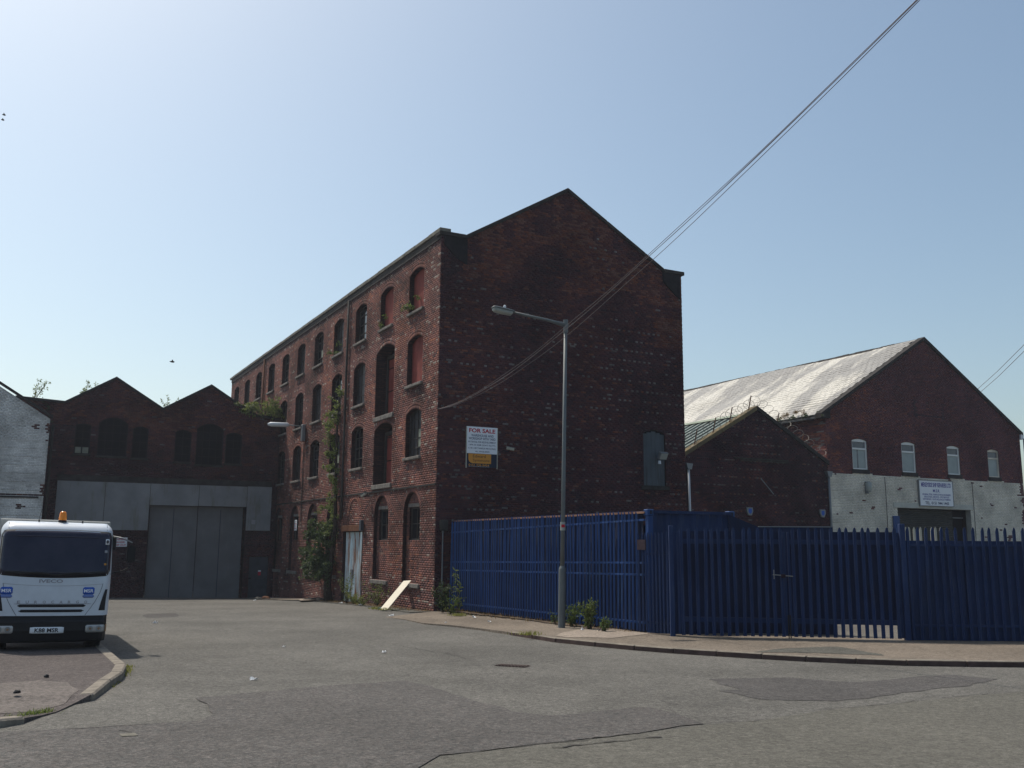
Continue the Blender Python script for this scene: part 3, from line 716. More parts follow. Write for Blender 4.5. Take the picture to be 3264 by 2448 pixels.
# the end wall brick edge seen on the right corner, plus plain rear walls and the slated roof
mb = MB()
slab(mb, C0 + V * 10.17, U, V, .02, 34, -2.2, 11.9, -.25, 0); slab(mb, C0 + U * 34.0, V, U, .02, 10.17, -2.2, 11.9, -.25, 0)
patch(mb, C0 + U * 34.0, V, U, [(.02, 11.9), (.93, 11.95), (5.03, 14.35), (9.35, 11.95), (10.17, 11.9)], -.2, 0)
mb.build('rear_wall', 'brick_dark', wh)
mb = MB()
for (sa, za), (sb, zb) in (((.5, 11.6), (5.03, 14.2)), ((5.03, 14.2), (9.7, 11.6))):
    a = C0 + V * sa + Z * za + U * .2; b = C0 + V * sb + Z * zb + U * .02
    mb.box(a, b - a, U * 33.9, (0, 0, -.12))
mb.build('roof', 'slate', wh)
B.finish(wh, ['brick_dark', 'brick_red'], 300)

# --- windows of the street front
def inset_outline(op, k, n=10):
    """outline shrunk by k all round"""
    c, w, z0, zs = op['c'], op['w'] - 2 * k, op['z0'] + k, op['zs']
    P = [(c - w / 2, z0), (c + w / 2, z0)]
    if op['rise']:
        R, zc = op['R'] - k, op['zc']; a = math.asin(min(1, w / 2 / R)); zz = zc + R * math.cos(a)
        P.append((c + w / 2, zz))
        for i in range(1, n): t = a - 2 * a * i / n; P.append((c + R * math.sin(t), zc + R * math.cos(t)))
        P.append((c - w / 2, zz))
    else: P += [(c + w / 2, op['z1'] - k), (c - w / 2, op['z1'] - k)]
    return P
def head(op, s):
    if not op['rise']: return op['z1']
    return op['zc'] + math.sqrt(max(0, op['R'] ** 2 - (s - op['c']) ** 2))
def window(par, O, e, n, op, d, panes=(3, 4), fm='frame_old', pm='pane_void', pale=(), fw=.06, bars=.03, name='window'):
    """frame with glazing bars; the glass is its sub-part"""
    mb = MB(); out = inset_outline(op, 0); inn = inset_outline(op, fw); m_ = len(out)
    P = lambda s, z, dd: np.array(O) + e * s + Z * z + n * dd
    for i in range(m_):
        a, b, c_, d_ = out[i], out[(i + 1) % m_], inn[(i + 1) % m_], inn[i]
        mb.face([P(*a, -d + .05), P(*b, -d + .05), P(*c_, -d + .05), P(*d_, -d + .05)])
        mb.face([P(*d_, -d + .05), P(*c_, -d + .05), P(*c_, -d), P(*d_, -d)])
    s0, s1 = op['c'] - op['w'] / 2, op['c'] + op['w'] / 2
    for k in range(1, panes[0]):
        s = s0 + (s1 - s0) * k / panes[0]; slab(mb, O, e, n, s - bars / 2, s + bars / 2, op['z0'] + fw, head(op, s) - fw, -d, -d + .04)
    for k in range(1, panes[1]):
        z = op['z0'] + (op['z1'] - op['z0']) * k / panes[1]
        if z < op['zs']: slab(mb, O, e, n, s0 + fw, s1 - fw, z - bars / 2, z + bars / 2, -d + .003, -d + .037)
    f = mb.build(name, fm, par)
    mb = MB(); mb.poly([P(s, z, -d + .012) for s, z in inset_outline(op, .01)], n * -.012); mb.build('pane', pm, f)
    for (i, j) in pale:
        a = s0 + (s1 - s0) * i / panes[0] + bars; b = s0 + (s1 - s0) * (i + 1) / panes[0] - bars
        z0 = op['z0'] + (op['z1'] - op['z0']) * j / panes[1] + bars; z1 = op['z0'] + (op['z1'] - op['z0']) * (j + 1) / panes[1] - bars
        mb = MB(); slab(mb, O, e, n, a, b, z0, z1, -d + .013, -d + .02); mb.build('pane', 'pane_pale', f)
    return f
def sill(par, O, e, n, op, m='sill', proud=.09, th=.1, over=.06):
    mb = MB(); slab(mb, O, e, n, op['c'] - op['w'] / 2 - over, op['c'] + op['w'] / 2 + over, op['z0'] - th, op['z0'] + .004, -op['d'], proud)
    o = mb.build('sill', m, par); bevel(o, .015); return o
for op in ops:
    i, r, nm = op['i'], op['row'], op['name']
    if nm in ('top', 'win'):
        boarded = (r == 0 and i in (0, 1)) or (r == 1 and i == 0)
        if boarded:
            mb = MB(); mb.poly([C0 + U * s + Z * z - nF * .215 for s, z in inset_outline(op, .004)], nF * .03)
            tag(mb.build('window_board', 'board_red', wh), 'red painted board filling the arched window')
        elif r == 2 and i == 0: window(wh, C0, U, nF, op, .21, (4, 5), 'frame_old', 'pane_void', ((0, 1), (1, 1), (0, 2), (1, 2), (0, 3)))
        else: window(wh, C0, U, nF, op, .215, (3, 4), 'frame_old', ('pane_dark', 'pane_void')[(i * 7 + r) % 2], ((1, 1),) if (i + r * 3) % 5 == 4 else ())
        sill(wh, C0, U, nF, op)
    elif nm == 'door':
        sill(wh, C0, U, nF, op, proud=.06, th=.17)
        P0 = lambda s, z, d=0: C0 + U * s + Z * z + nF * d
        s0, s1 = op['c'] - op['w'] / 2, op['c'] + op['w'] / 2
        fr = MB(); slab(fr, C0, U, nF, s0, s0 + .12, op['z0'], op['zs'], -.55, -.43); slab(fr, C0, U, nF, s1 - .12, s1, op['z0'], op['zs'], -.55, -.43)
        slab(fr, C0, U, nF, s0 + .12, s1 - .12, op['zs'] - .12, op['zs'], -.55, -.43); f = fr.build('loading_door', 'frame_old', wh)
        mb = MB(); mb.poly([P0(s, z, -.56) for s, z in inset_outline(op, .005)], nF * .02); mb.build('door_backing', 'void', f)
        zz = [op['z0'] + .02, op['z0'] + .95, op['z0'] + 1.85, op['zs'] - .14]
        if r == 1: zz = [op['z0'] + .02, op['z0'] + 1.05, op['z0'] + 1.95, op['zs'] - .14]
        for a, b in zip(zz[:-1], zz[1:]):
            mb = MB(); slab(mb, C0, U, nF, s0 + .14, s1 - .14, a + .025, b - .025, -.53, -.49); mb.build('door_panel', 'board_red', f)
    elif nm == 'ground':
        wn = dict(c=op['c'], w=1.04, z0=1.64, z1=2.78, zs=2.78, rise=0, d=.14)
        o2 = C0 - nF * .13
        Bg = MB()
        # recessed brick infill with its rectangular window opening
        op['fill'] = wn
        sill(wh, C0, U, nF, op, m='sill', proud=.07, th=.14, over=.1)
        window(wh, C0, U, nF, wn, .26, (2, 2), 'frame_old', 'pane_dark' if i else 'void')
        mb = MB(); slab(mb, C0, U, nF, op['c'] - .6, op['c'] + .6, 2.785, 2.90, -.15, -.11); mb.build('lintel', 'sill', wh)
Bi = Bricks()
for op in ops:
    if op['name'] != 'ground': continue
    f = op['fill']; o2 = C0 - nF * .13
    w2 = opening(f['c'], f['w'], f['z0'], f['z1'], 0, .13, 0)
    wall(wh, Bi, o2, U, nF, inset_outline(op, .001), [w2], lambda s, z, h: toneF(s, z, h) * .9, 'mortar_red', 'arch_infill', mi=lambda s, z, h: 1)
Bi.finish(wh, ['brick_dark', 'brick_red'], 0, 'infill_brickwork')
# entrance: arched brick infill over a rusty sheet door
ent = [o for o in ops if o['name'] == 'entrance'][0]
Be = Bricks()
for k in range(2):
    for i in range(26):
        t0 = math.pi * (i + .06) / 26; t1 = math.pi * (i + .94) / 26; ri = .64 + .115 * k; ro = ri + .108
        Be.wedge([C0 + U * (8.2 + r_ * math.cos(t)) + Z * (2.6 + r_ * math.sin(t)) + nF * .012 for r_, t in ((ri, t1), (ri, t0), (ro, t0), (ro, t1))], nF, float(RNG.uniform(.2, .9)), 0)
Be.finish(wh, ['brick_red'], 0, 'arch_brickwork')
mb = MB(); slab(mb, C0, U, nF, 6.9, 9.7, 2.0, 2.24, -.1, .04); bevel(mb.build('lintel', 'rust', wh), .01)
mb = MB(); slab(mb, C0, U, nF, 6.9, 7.12, 2.0, 2.42, .041, .16); bevel(mb.build('hinge_bracket', 'door_grey', wh), .01)
eb = C0 + U * 8.35; zg = gz(eb[1]) + .03
dr = MB(); slab(dr, C0, U, nF, 7.13, 9.57, zg, 1.99, -.2, -.17); dr = dr.build('entrance_door', 'void', wh)
for a, b in ((7.17, 7.93), (7.96, 8.74), (8.77, 9.54)):
    mb = MB()
    N = 14
    for k in range(N):
        s_a = a + (b - a) * k / N; s_b = a + (b - a) * (k + 1) / N; da, db = (-.15, -.135) if k % 2 else (-.135, -.15)
        mb.face([C0 + U * s_a + Z * zg + nF * da, C0 + U * s_b + Z * zg + nF * db, C0 + U * s_b + Z * 1.97 + nF * db, C0 + U * s_a + Z * 1.97 + nF * da])
    slab(mb, C0, U, nF, a, b, zg, 1.97, -.168, -.155)
    mb.build('door_sheet', 'rustdoor', dr, fix=False)
mb = MB(); slab(mb, C0, U, nF, 7.12, 7.18, zg, 1.97, -.13, .03); mb.build('door_post', 'rustdoor', dr)
mb = MB(); slab(mb, C0, U, nF, 8.5, 8.72, .12, .5, -.13, -.08); bevel(mb.build('lock_plate', 'galv', dr), .01)
# coping stones along the street parapet and over the gable
t = -.08
while t < 34.1:
    L = float(RNG.uniform(.85, 1.35)); mb = MB(); slab(mb, C0, U, nF, t + .012, t + L - .012, PAR, PAR + .14 + float(RNG.uniform(-.008, .01)), -.34, .075)
    bevel(mb.build('coping_stone', 'stone', wh), .015); t += L
slabline = [(-.07, 12.03), (.93, 12.03), (5.03, 14.5), (9.35, 12.03), (10.32, 12.03)]
for (sa, za), (sb, zb) in zip(slabline[:-1], slabline[1:]):
    L = math.hypot(sb - sa, zb - za); k = max(1, round(L / .95))
    for j in range(k):
        q = lambda x: (sa + (sb - sa) * x, za + (zb - za) * x)
        a_, b_ = q((j + .008) / k), q((j + .992) / k); mb = MB()
        if j == 0 and sa < 0: a_ = (-.07, za)
        mb.poly([C0 + V * s + Z * z + nG * .07 for s, z in ((a_[0], a_[1] - .11), (b_[0], b_[1] - .11), (b_[0], b_[1] + .03), (a_[0], a_[1] + .03))], -nG * .42)
        bevel(mb.build('coping_stone', 'stone_dark', wh), .012)
# dark corbelled kneelers
for s0, s1, z0 in ((.12, .98, 11.25), (9.35, 10.0, 11.25)):
    mb = MB(); patch(mb, C0, V, nG, [(s0, 11.9), (s1 if s0 < 1 else s0, 11.9), (s1, 11.0), (s1 - .35, 11.15), (s0, 11.6)] if s0 < 1 else [(9.3, 11.9), (10.1, 11.9), (10.1, 10.95), (9.85, 11.1), (9.3, 11.55)], .0, .05); mb.build('kneeler', 'soot', wh)
# string course, cornice band, gutters and pipes
mb = MB(); slab(mb, C0, U, nF, .02, 34, 3.43, 3.49, .0, .035); mb.build('string_course', 'stone_dark', wh)
mb = MB(); slab(mb, C0, U, nF, .0, 34.05, 11.78, 12.015, .0, .03); mb.build('cornice', 'stone_dark', wh)
for t_ in (9.68, 24.8):
    mb = MB(); mb.tube([C0 + U * t_ + nF * .07 + Z * z for z in (11.8, 9, 6, 4, 2.5)], .05, 8); mb.build('downpipe', 'rust' if t_ > 20 else 'frame_old', wh, True)
mb = MB(); mb.tube([C0 + U * 15.95 + nF * .03 + Z * z for z in (6.6, 5, 3.6, 2.5)], .02, 6); mb.build('conduit', 'frame_old', wh)
# hatch in the gable
hs = MB(); hs.poly([C0 + V * s + Z * z - nG * .1 for s, z in inset_outline(hatch, .005, 6)], nG * .01)
hs = hs.build('blocked_hatch', 'void', wh)
for k in range(5):
    a = hatch['c'] - .5 + k * .2; mb = MB(); slab(mb, C0, V, nG, a + .004, a + .196, 3.705, 5.62 + .1 * (1 - abs(k - 2) / 2), -.09, -.06 + float(RNG.uniform(-.006, .006))); mb.build('plank', 'hatch_grey', hs)
mb = MB(); slab(mb, C0, V, nG, 8.15, 9.4, 3.55, 3.69, -.1, .05); mb.build('sill', 'stone_dark', wh)
mb = MB(); mb.tube([C0 + V * .25 + nG * .05 + Z * z for z in (-.6, 1, 2.0)], .025, 6); mb.build('conduit', 'galv', wh)
mb = MB(); slab(mb, C0, V, nG, .14, .4, 1.95, 2.3, .0, .14); bevel(mb.build('meter_box', 'frame_old', wh), .02)

# ================================================================== LEFT WORKSHOP with two gables
Lo = C0 + U * 20.8; E1 = -V; nL = -U
ws = thing('gabled_workshop', 'dark brick workshop with twin gables and wide grey sheet gates', 'building', (*(Lo - V * 5)[:2], gz(48)))
BL = Bricks()
lops = [opening(9.4, .68, 5.62, 7.08, .06, .12, .1), opening(8.07, 1.32, 5.58, 7.46, .3, .14, .22), opening(6.82, .72, 5.54, 7.1, .12, .12, .1),
        opening(4.81, .78, 5.45, 7.05, .12, .12, .1), opening(3.52, 1.32, 5.36, 7.44, .3, .14, .22), opening(2.33, .8, 5.46, 7.06, .12, .12, .1)]
lg = opening(3.86, 4.66, -2.2, 3.28, 0, .35, 0); ld = opening(.75, .98, -2.2, .82, 0, .12, 0)
def toneL(s, z, h):
    nz = noise.noise(Vector((s * .5, z * .6, 31.7))); t = .42 + .3 * nz + RNG.normal() * .13
    if z > 7.0: t += .2
    if z < 5.4: t -= .14
    if RNG.random() < .012: return float(RNG.uniform(.86, .95))
    return float(min(max(t, .02), .86))
LOUT = [(0, -2.2), (12.4, -2.2), (12.4, 8.12), (10.25, 8.02), (8.11, 9.38), (5.87, 8.02), (3.61, 9.38), (1.35, 8.02), (0, 7.9)]
wall(ws, BL, Lo, E1, nL, LOUT, lops + [lg, ld], toneL, 'mortar_dark', 'front_wall', vis=lambda s, z: z > 4.4 or s < 1.6 or 6.2 < s < 7.6)
BL.finish(ws, ['brick_shop'], 300)
for k, op in enumerate(lops):
    window(ws, Lo, E1, nL, op, .11, (2, 4) if op['w'] < 1 else (4, 5), 'soot', 'void', ((0, 0), (1, 0)) if k == 0 else (), fw=.05)
    sill(ws, Lo, E1, nL, op, 'stone_dark', .05, .09)
seg = [(12.4, 8.2), (10.3, 8.1), (8.11, 9.47), (5.87, 8.1), (3.61, 9.47), (1.35, 8.1), (0.02, 7.98)]
for (sa, za), (sb, zb) in zip(seg[:-1], seg[1:]):
    mb = MB(); mb.poly([Lo + E1 * s + Z * z + nL * .06 for s, z in ((sa, za - .12), (sb, zb - .12), (sb, zb), (sa, za))], -nL * .35); mb.build('coping', 'stone_dark', ws)
mb = MB()
for a, b, c_ in ((1.35, 3.61, 5.87), (5.87, 8.11, 10.25)):
    for s0, z0, s1, z1 in ((a, 7.85, b, 9.2), (b, 9.2, c_, 7.85)):
        q0 = Lo + E1 * s0 + Z * z0 + U * .04; mb.box(q0, E1 * (s1 - s0) + Z * (z1 - z0), U * 16, (0, 0, -.1))
slab(mb, Lo, E1, nL, 10.2, 12.4, 7.6, 7.88, -16, -.03); slab(mb, Lo, E1, nL, .03, 1.4, 7.6, 7.88, -16, -.03)
mb.build('roof', 'slate', ws)
mb = MB(); slab(mb, Lo, E1, nL, 12.15, 12.4, -2.2, 7.6, -16, -.03); slab(mb, Lo, E1, nL, .03, 12.4, -2.2, 7.6, -16.2, -16); mb.build('rear_wall', 'brick_dark', ws)
mb = MB(); slab(mb, Lo, E1, nL, .3, 10.35, 4.36, 4.62, .0, .07); mb.build('beam', 'stone_dark', ws)
for a, b, z0, z1 in ((8.23, 10.33, 2.04, 4.33), (6.2, 8.22, 2.07, 4.33), (3.9, 6.19, 3.29, 4.33), (1.53, 3.89, 3.3, 4.33), (.28, 1.52, 2.12, 4.35)):
    mb = MB(); slab(mb, Lo, E1, nL, a + .006, b - .006, z0, z1, .03, .06 + float(RNG.uniform(0, .008))); mb.build('cladding_sheet', 'grey_panel', ws)
zl = gz(Lo[1] - 2) - .02
for a, b in ((1.62, 3.84), (3.86, 6.12)):
    mb = MB(); slab(mb, Lo, E1, nL, a + .01, b - .01, zl - .1, 3.3, -.33, -.27); g = mb.build('gate_leaf', 'grey_gate', ws)
    for k in range(1, 2):
        s = a + (b - a) * k / 2; mb = MB(); slab(mb, Lo, E1, nL, s - .012, s + .02, zl, 3.15, -.27, -.262); mb.build('sheet_seam', 'door_grey', g)
mb = MB(); slab(mb, Lo, E1, nL, .28, 1.22, -1.4, .8, -.11, -.06); dd = mb.build('side_door', 'door_grey', ws)
mb = MB(); slab(mb, Lo, E1, nL, .62, .76, -.12, .06, -.059, -.055); mb.build('notice', 'txt_red', dd)
mb = MB(); slab(mb, Lo, E1, nL, .62, .76, .061, .13, -.059, -.055); mb.build('notice', 'white_board', dd)
mb = MB(); slab(mb, Lo, E1, nL, 1.12, 1.3, -.3, -.22, -.059, .0); mb.build('door_handle', 'black', dd)
mb = MB(); mb.tube([Lo + E1 * 10.72 + nL * .12 + Z * z for z in (6.9, 5, 3, 1, -1.1)], .06, 8); mb.build('downpipe', 'frame_old', ws, True)
for s_, z_, m_ in ((8.9, 2.35, 'white_board'), (8.1, 2.4, 'badge'), (1.15, 2.55, 'badge')):
    mb = MB(); slab(mb, Lo, E1, nL, s_ - .1, s_ + .1, z_ - .11, z_ + .11, .066, .072); mb.build('faded_notice', m_, ws)

# ================================================================== WHITE PAINTED BUILDING, far left
Wo = C0 + U * 19.3
wb = thing('white_brick_building', 'white painted brick gable with flaking paint at the left edge', 'building', (*(Wo - V * 14)[:2], gz(48)))
BW = Bricks()
def toneW(s, z, h):
    return float(min(max(.55 + .3 * noise.noise(Vector((s, z, 3))) + RNG.normal() * .18, 0), 1))
def miW(s, z, h):
    n1 = noise.noise(Vector((s * 1.1, z * 1.3, 7.7))); edge = 7.05 + (s - 10.9) * .62 - z
    if edge < .25 and n1 > .34: return 1
    if n1 > .64 or (s < 10.94 and n1 > .3) or (abs(z - 3.55) < .05): return 1
    if abs(s - 11.7) < .12 and abs(z - 3.05) < .1: return 1
    return 0
WOUT = [(10.9, -2.2), (21, -2.2), (21, 7.1), (16, 10.2), (10.9, 7.03)]
wall(wb, BW, Wo, E1, nL, WOUT, [], toneW, 'mortar_white', 'gable_wall', mi=miW, vis=lambda s, z: z > 2.2, smax=16.5)
BW.finish(wb, ['brick_white', 'brick_dark'], 300)
mb = MB()
for (sa, za), (sb, zb) in (((10.8, 7.1), (16, 10.32)), ((16, 10.32), (21.1, 7.15))):
    mb.poly([Wo + E1 * s + Z * z + nL * .08 for s, z in ((sa, za - .02), (sb, zb - .02), (sb, zb + .09), (sa, za + .09))], -nL * .3)
mb.build('verge', 'stone_dark', wb)
mb = MB(); slab(mb, Wo, E1, nL, 10.9, 11.15, -2.2, 7.0, -14, -.03)
for (sa, za), (sb, zb) in (((10.9, 6.95), (16, 10.1)), ((16, 10.1), (21, 6.95))):
    mb.box(Wo + E1 * sa + Z * za + U * .1, E1 * (sb - sa) + Z * (zb - za), U * 14, (0, 0, -.1))
mb.build('roof', 'slate', wb)
mb = MB(); slab(mb, Wo, E1, nL, 11.1, 21, 3.42, 3.5, .0, .03); mb.build('ledge', 'stone_dark', wb)

# ================================================================== SMALL GABLED STORE (right of the warehouse)
Mo = C0 + U * 4
sm = thing('brick_store', 'small dark brick store with razor wire along its steep gable', 'building', (*(Mo + V * 17.5)[:2], gz(40)))
BM = Bricks()
def toneM(s, z, h):
    nz = noise.noise(Vector((s * .5, z * .5, 55.7))); nf = noise.noise(Vector((s * .6, z * .6, 61.1)))
    if h and RNG.random() < .25 + .6 * nf: return float(RNG.uniform(.84, .94))
    return float(min(max(.36 + .28 * nz + RNG.normal() * .13, .02), .86))
wall(sm, BM, Mo, V, nG, [(13.3, -2), (21.72, -2), (21.72, 5.45), (17.45, 7.72), (13.3, 5.45)], [], toneM, 'mortar_dark', 'gable_wall', vis=lambda s, z: z > 2.2, zbase=.8)
BM.finish(sm, ['brick_shop'], 300)
for i, ((sa, za), (sb, zb), m_) in enumerate((((13.25, 5.5), (17.45, 7.82), 'yellowstone'), ((17.45, 7.82), (21.8, 5.5), 'stone_dark'))):
    k = 6
    for j in range(k):
        f = lambda x: (sa + (sb - sa) * x, za + (zb - za) * x)
        a_, b_ = f((j + .006) / k), f((j + .994) / k); mb = MB()
        mb.poly([Mo + V * s + Z * z + nG * .08 for s, z in ((a_[0], a_[1] - .2), (b_[0], b_[1] - .2), (b_[0], b_[1]), (a_[0], a_[1]))], -nG * .42)
        bevel(mb.build('coping_stone', m_, sm), .015)
# ribbed tin roof, its left slope seen over the coping
mb = MB(); rp_ = []
for k in range(38): rp_ += [(.02 + k * .48, 0), (.20 + k * .48, 0), (.23 + k * .48, .1), (.47 + k * .48, .1)]
for (y0, h0), (y1, h1) in zip(rp_[:-1], rp_[1:]):
    a = Mo + V * 13.2 + Z * (5.2) + U * y0; b = Mo + V * 17.45 + Z * 7.42 + U * y0; d = U * (y1 - y0)
    mb.face([a + Z * h0, a + d + Z * h1, b + d + Z * h1, b + Z * h0])
    a = Mo + V * 21.75 + Z * (5.15) + U * y0
    mb.face([b + Z * h0, b + d + Z * h1, a + d + Z * h1, a + Z * h0])
mb.build('ribbed_roof', 'tin', sm, fix=False)
mb = MB(); mb.poly([Mo + V * s + Z * z + U * .36 for s, z in ((17.2, 7.44), (17.45, 7.58), (17.7, 7.44), (17.45, 7.54))], U * 18); mb.build('ridge_flashing', 'tin_edge', sm)
mb = MB(); slab(mb, Mo, V, nG, 13.3, 13.5, -2, 5.3, -18, -.03); mb.build('side_wall', 'brick_dark', sm)
for s_ in (13.42, 21.66):
    mb = MB(); mb.tube([Mo + V * (s_ + .02 * k) + nG * .1 + Z * z for k, z in enumerate((4.75, 3, 1.5, -.6))], .055, 8); mb.build('downpipe', 'white_pl' if s_ < 14 else 'galv', sm, True)
    mb = MB(); mb.poly([Mo + V * (s_ + a) + Z * z + nG * .02 for a, z in ((-.18, 5.02), (.18, 5.0), (.1, 4.75), (-.1, 4.75))], nG * .18); mb.build('hopper', 'galv_pale' if 0 else 'galv', sm)
mb = MB(); slab(mb, Mo, V, nG, 16.0, 19.2, 5.36, 5.41, .02, .1); slab(mb, Mo, V, nG, 16.4, 19.2, 5.28, 5.33, .02, .08); mb.build('sign_rail', 'frame_old', sm)
mb = MB(); mb.tube([Mo + V * 17.52 + nG * .06 + Z * 4.52, Mo + V * 18.02 + nG * .3 + Z * 3.82], .022, 6)
tag(mb.build('wooden_pole', 'galv'), 'thin grey pole leaning out from the dark brick store wall', 'pole')
# razor wire coil carried on short posts
rz = thing('razor_wire', 'coils of razor wire on short posts along the store gable', 'razor wire', tuple(Mo + V * 17.45 + Z * 7.8))
for s_, z_ in ((13.9, 5.85), (14.96, 6.45), (15.92, 6.98), (17.05, 7.6), (18.7, 7.15), (20.2, 6.3)):
    mb = MB(); mb.tube([Mo + V * s_ - nG * .1 + Z * (z_ - .1), Mo + V * (s_ + .16) - nG * .05 + Z * (z_ + .68 - (.25 if s_ > 18 else 0))], .025, 6); mb.build('post', 'rust', rz)
def coil(p0, p1, r, turns, name):
    P = []; N = turns * 14
    ax = (p1 - p0); L = np.linalg.norm(ax); ax = ax / L; up = np.cross(ax, nG); up = up / np.linalg.norm(up)
    for i in range(N + 1):
        a = 2 * math.pi * i / 14; rr = r * (1 + .12 * math.sin(i * .37)); x = i / N + .018 * math.sin(a * 1.0)
        P.append(p0 + ax * L * x + up * rr * math.cos(a) + nG * rr * math.sin(a) + ax * .1 * math.sin(a))
    mb = MB(); mb.tube(P, .009, 4, cap=False); o = mb.build(name, 'wire', rz, fix=False); return o
coil(Mo + V * 13.6 + Z * 6.0 - nG * .1, Mo + V * 17.6 + Z * 8.1 - nG * .1, .27, 12, 'wire_coil')
coil(Mo + V * 17.7 + Z * 8.0 - nG * .1, Mo + V * 21.6 + Z * 5.75 - nG * .1, .24, 11, 'wire_coil')

# ================================================================== SHIP REPAIR WORKSHOP (far right)
Ro = Mo
rb = thing('repair_workshop', 'large brown brick workshop with cream painted lower wall and silvery roof', 'building', (*(Ro + V * 29)[:2], gz(45)))
BR = Bricks()
rops = [opening(23.9, 1.0, 5.2, 6.68, .09, .12, .11), opening(27.32, .98, 5.19, 6.71, .09, .12, .11), opening(30.67, .94, 5.21, 6.7, .09, .12, .11), opening(33.84, .88, 5.2, 6.68, .09, .12, .11)]
rd = opening(29.0, 5.42, -2, 3.42, 0, .3, 0)
BX = (27.9, 30.0, 8.15, 8.9)
def toneR(s, z, h):
    nz = noise.noise(Vector((s * .3, z * .4, 71.7)))
    t = .5 + .2 * nz + RNG.normal() * .12
    if s < 22.6 and z > 5 and noise.noise(Vector((s * 2, z * 2, 3))) > .0: t += .2
    if (abs(s - BX[0]) < .06 or abs(s - BX[1]) < .06) and BX[2] - .1 < z < BX[3]: t = .02
    if abs(z - BX[2]) < .05 and BX[0] < s < BX[1]: t = .02
    return float(min(max(t, .02), .84))
def miR(s, z, h):
    if z < 4.98 + .03 * math.sin(s * 1.9):
        n1 = noise.noise(Vector((s * 2.3, z * 3.1, 7.7)))
        if n1 > .6 or (s > 35.8 and n1 > .05): return 1
        return 0
    return 1
ROUT = [(21.75, -2), (36.2, -2), (36.2, 7.75), (28.95, 12.1), (21.75, 7.8)]
wall(rb, BR, Ro, V, nG, ROUT, rops + [rd], toneR, 'mortar_white', 'front_wall', mi=miR, rev='reveal_white', vis=lambda s, z: z > 2.4, zbase=1.5)
# darker joints above the painted band
mb = MB(); tri = tessellate_polygon([[Vector((s, z, 0)) for s, z in [(21.76, 4.99), (36.19, 4.99), (36.19, 7.74), (28.95, 12.09), (21.76, 7.79)]]] + [[Vector((s, z, 0)) for s, z in outline_of(op)] for op in rops])
fl = [(21.76, 4.99), (36.19, 4.99), (36.19, 7.74), (28.95, 12.09), (21.76, 7.79)] + [p for op in rops for p in outline_of(op)]
mb.mesh([Ro + V * s + Z * z - nG * .0105 for s, z in fl], [tuple(t) for t in tri]); mb.build('joints', 'mortar_dark', rb, fix=False)
# left return wall seen above the store roof
def toneRS(s, z, h):
    t = .5 + RNG.normal() * .15 + .25 * noise.noise(Vector((s, z, 3)))
    if z < 7.0 and s < 1.4: t += .15
    return float(min(max(t, 0), .86))
wall(rb, BR, Ro + V * 21.75, U, -V, [(.004, 4.6), (26, 4.6), (26, 7.8), (.004, 7.8)], [], toneRS, 'mortar_dark', 'side_wall', mi=lambda s, z, h: 1, smax=14)
BR.finish(rb, ['brick_cream', 'brick_ship'], 300)
for k, op in enumerate(rops):
    mb = MB(); out = inset_outline(op, .0); inn = [(op['c'] - op['w'] / 2 + .06, op['z0'] + .06), (op['c'] + op['w'] / 2 - .06, op['z0'] + .06), (op['c'] + op['w'] / 2 - .06, op['zs'] - .05), (op['c'] - op['w'] / 2 + .06, op['zs'] - .05)]
    loops = [[Vector((s, z, 0)) for s, z in out], [Vector((s, z, 0)) for s, z in inn]]
    fl = out + inn; tri = tessellate_polygon(loops)
    for dd_ in (-.04, -.1): mb.mesh([Ro + V * s + Z * z + nG * dd_ for s, z in fl], [tuple(t) for t in tri])
    for a, b in zip(inn, inn[1:] + inn[:1]): mb.face([Ro + V * a[0] + Z * a[1] - nG * .04, Ro + V * b[0] + Z * b[1] - nG * .04, Ro + V * b[0] + Z * b[1] - nG * .1, Ro + V * a[0] + Z * a[1] - nG * .1])
    zt = op['z0'] + (op['zs'] - op['z0']) * .72
    slab(mb, Ro, V, nG, inn[0][0] - .003, inn[1][0] + .003, zt - .04, zt + .04, -.1, -.036)
    f = mb.build('window', 'upvc', rb, fix=False)
    mb = MB(); slab(mb, Ro, V, nG, inn[0][0], inn[1][0], inn[0][1], zt - .04, -.095, -.085); pn = mb.build('pane', 'curtain', f)
    if k == 0:
        mb = MB(); slab(mb, Ro, V, nG, op['c'] - .12, op['c'] - .03, inn[0][1] + .02, zt - .05, -.0845, -.083); mb.build('curtain_gap', 'pane_grey', f)
    mb = MB(); slab(mb, Ro, V, nG, inn[0][0], inn[1][0], zt + .04, inn[2][1], -.095, -.085); mb.build('pane', 'pane_grey', f)
    mb = MB(); slab(mb, Ro, V, nG, op['c'] - op['w'] / 2 - .08, op['c'] + op['w'] / 2 + .08, op['z0'] - .2, op['z0'], -.05, .04); mb.build('sill', 'stone_dark', rb)
mb = MB(); slab(mb, Ro, V, nG, 26.0, 31.9, 3.43, 3.68, .003, .03); bevel(mb.build('lintel', 'white_board', rb), .01); 
for o_ in (rb.children[-1],): o_.data.materials[0] = M['brick_cream']; 
lint = [c for c in rb.children if c.name.startswith('lintel')][0]; lint.data.materials.clear(); lint.data.materials.append(mat('cream_paint', (.46, .45, .40), .7, .2, var=.1))
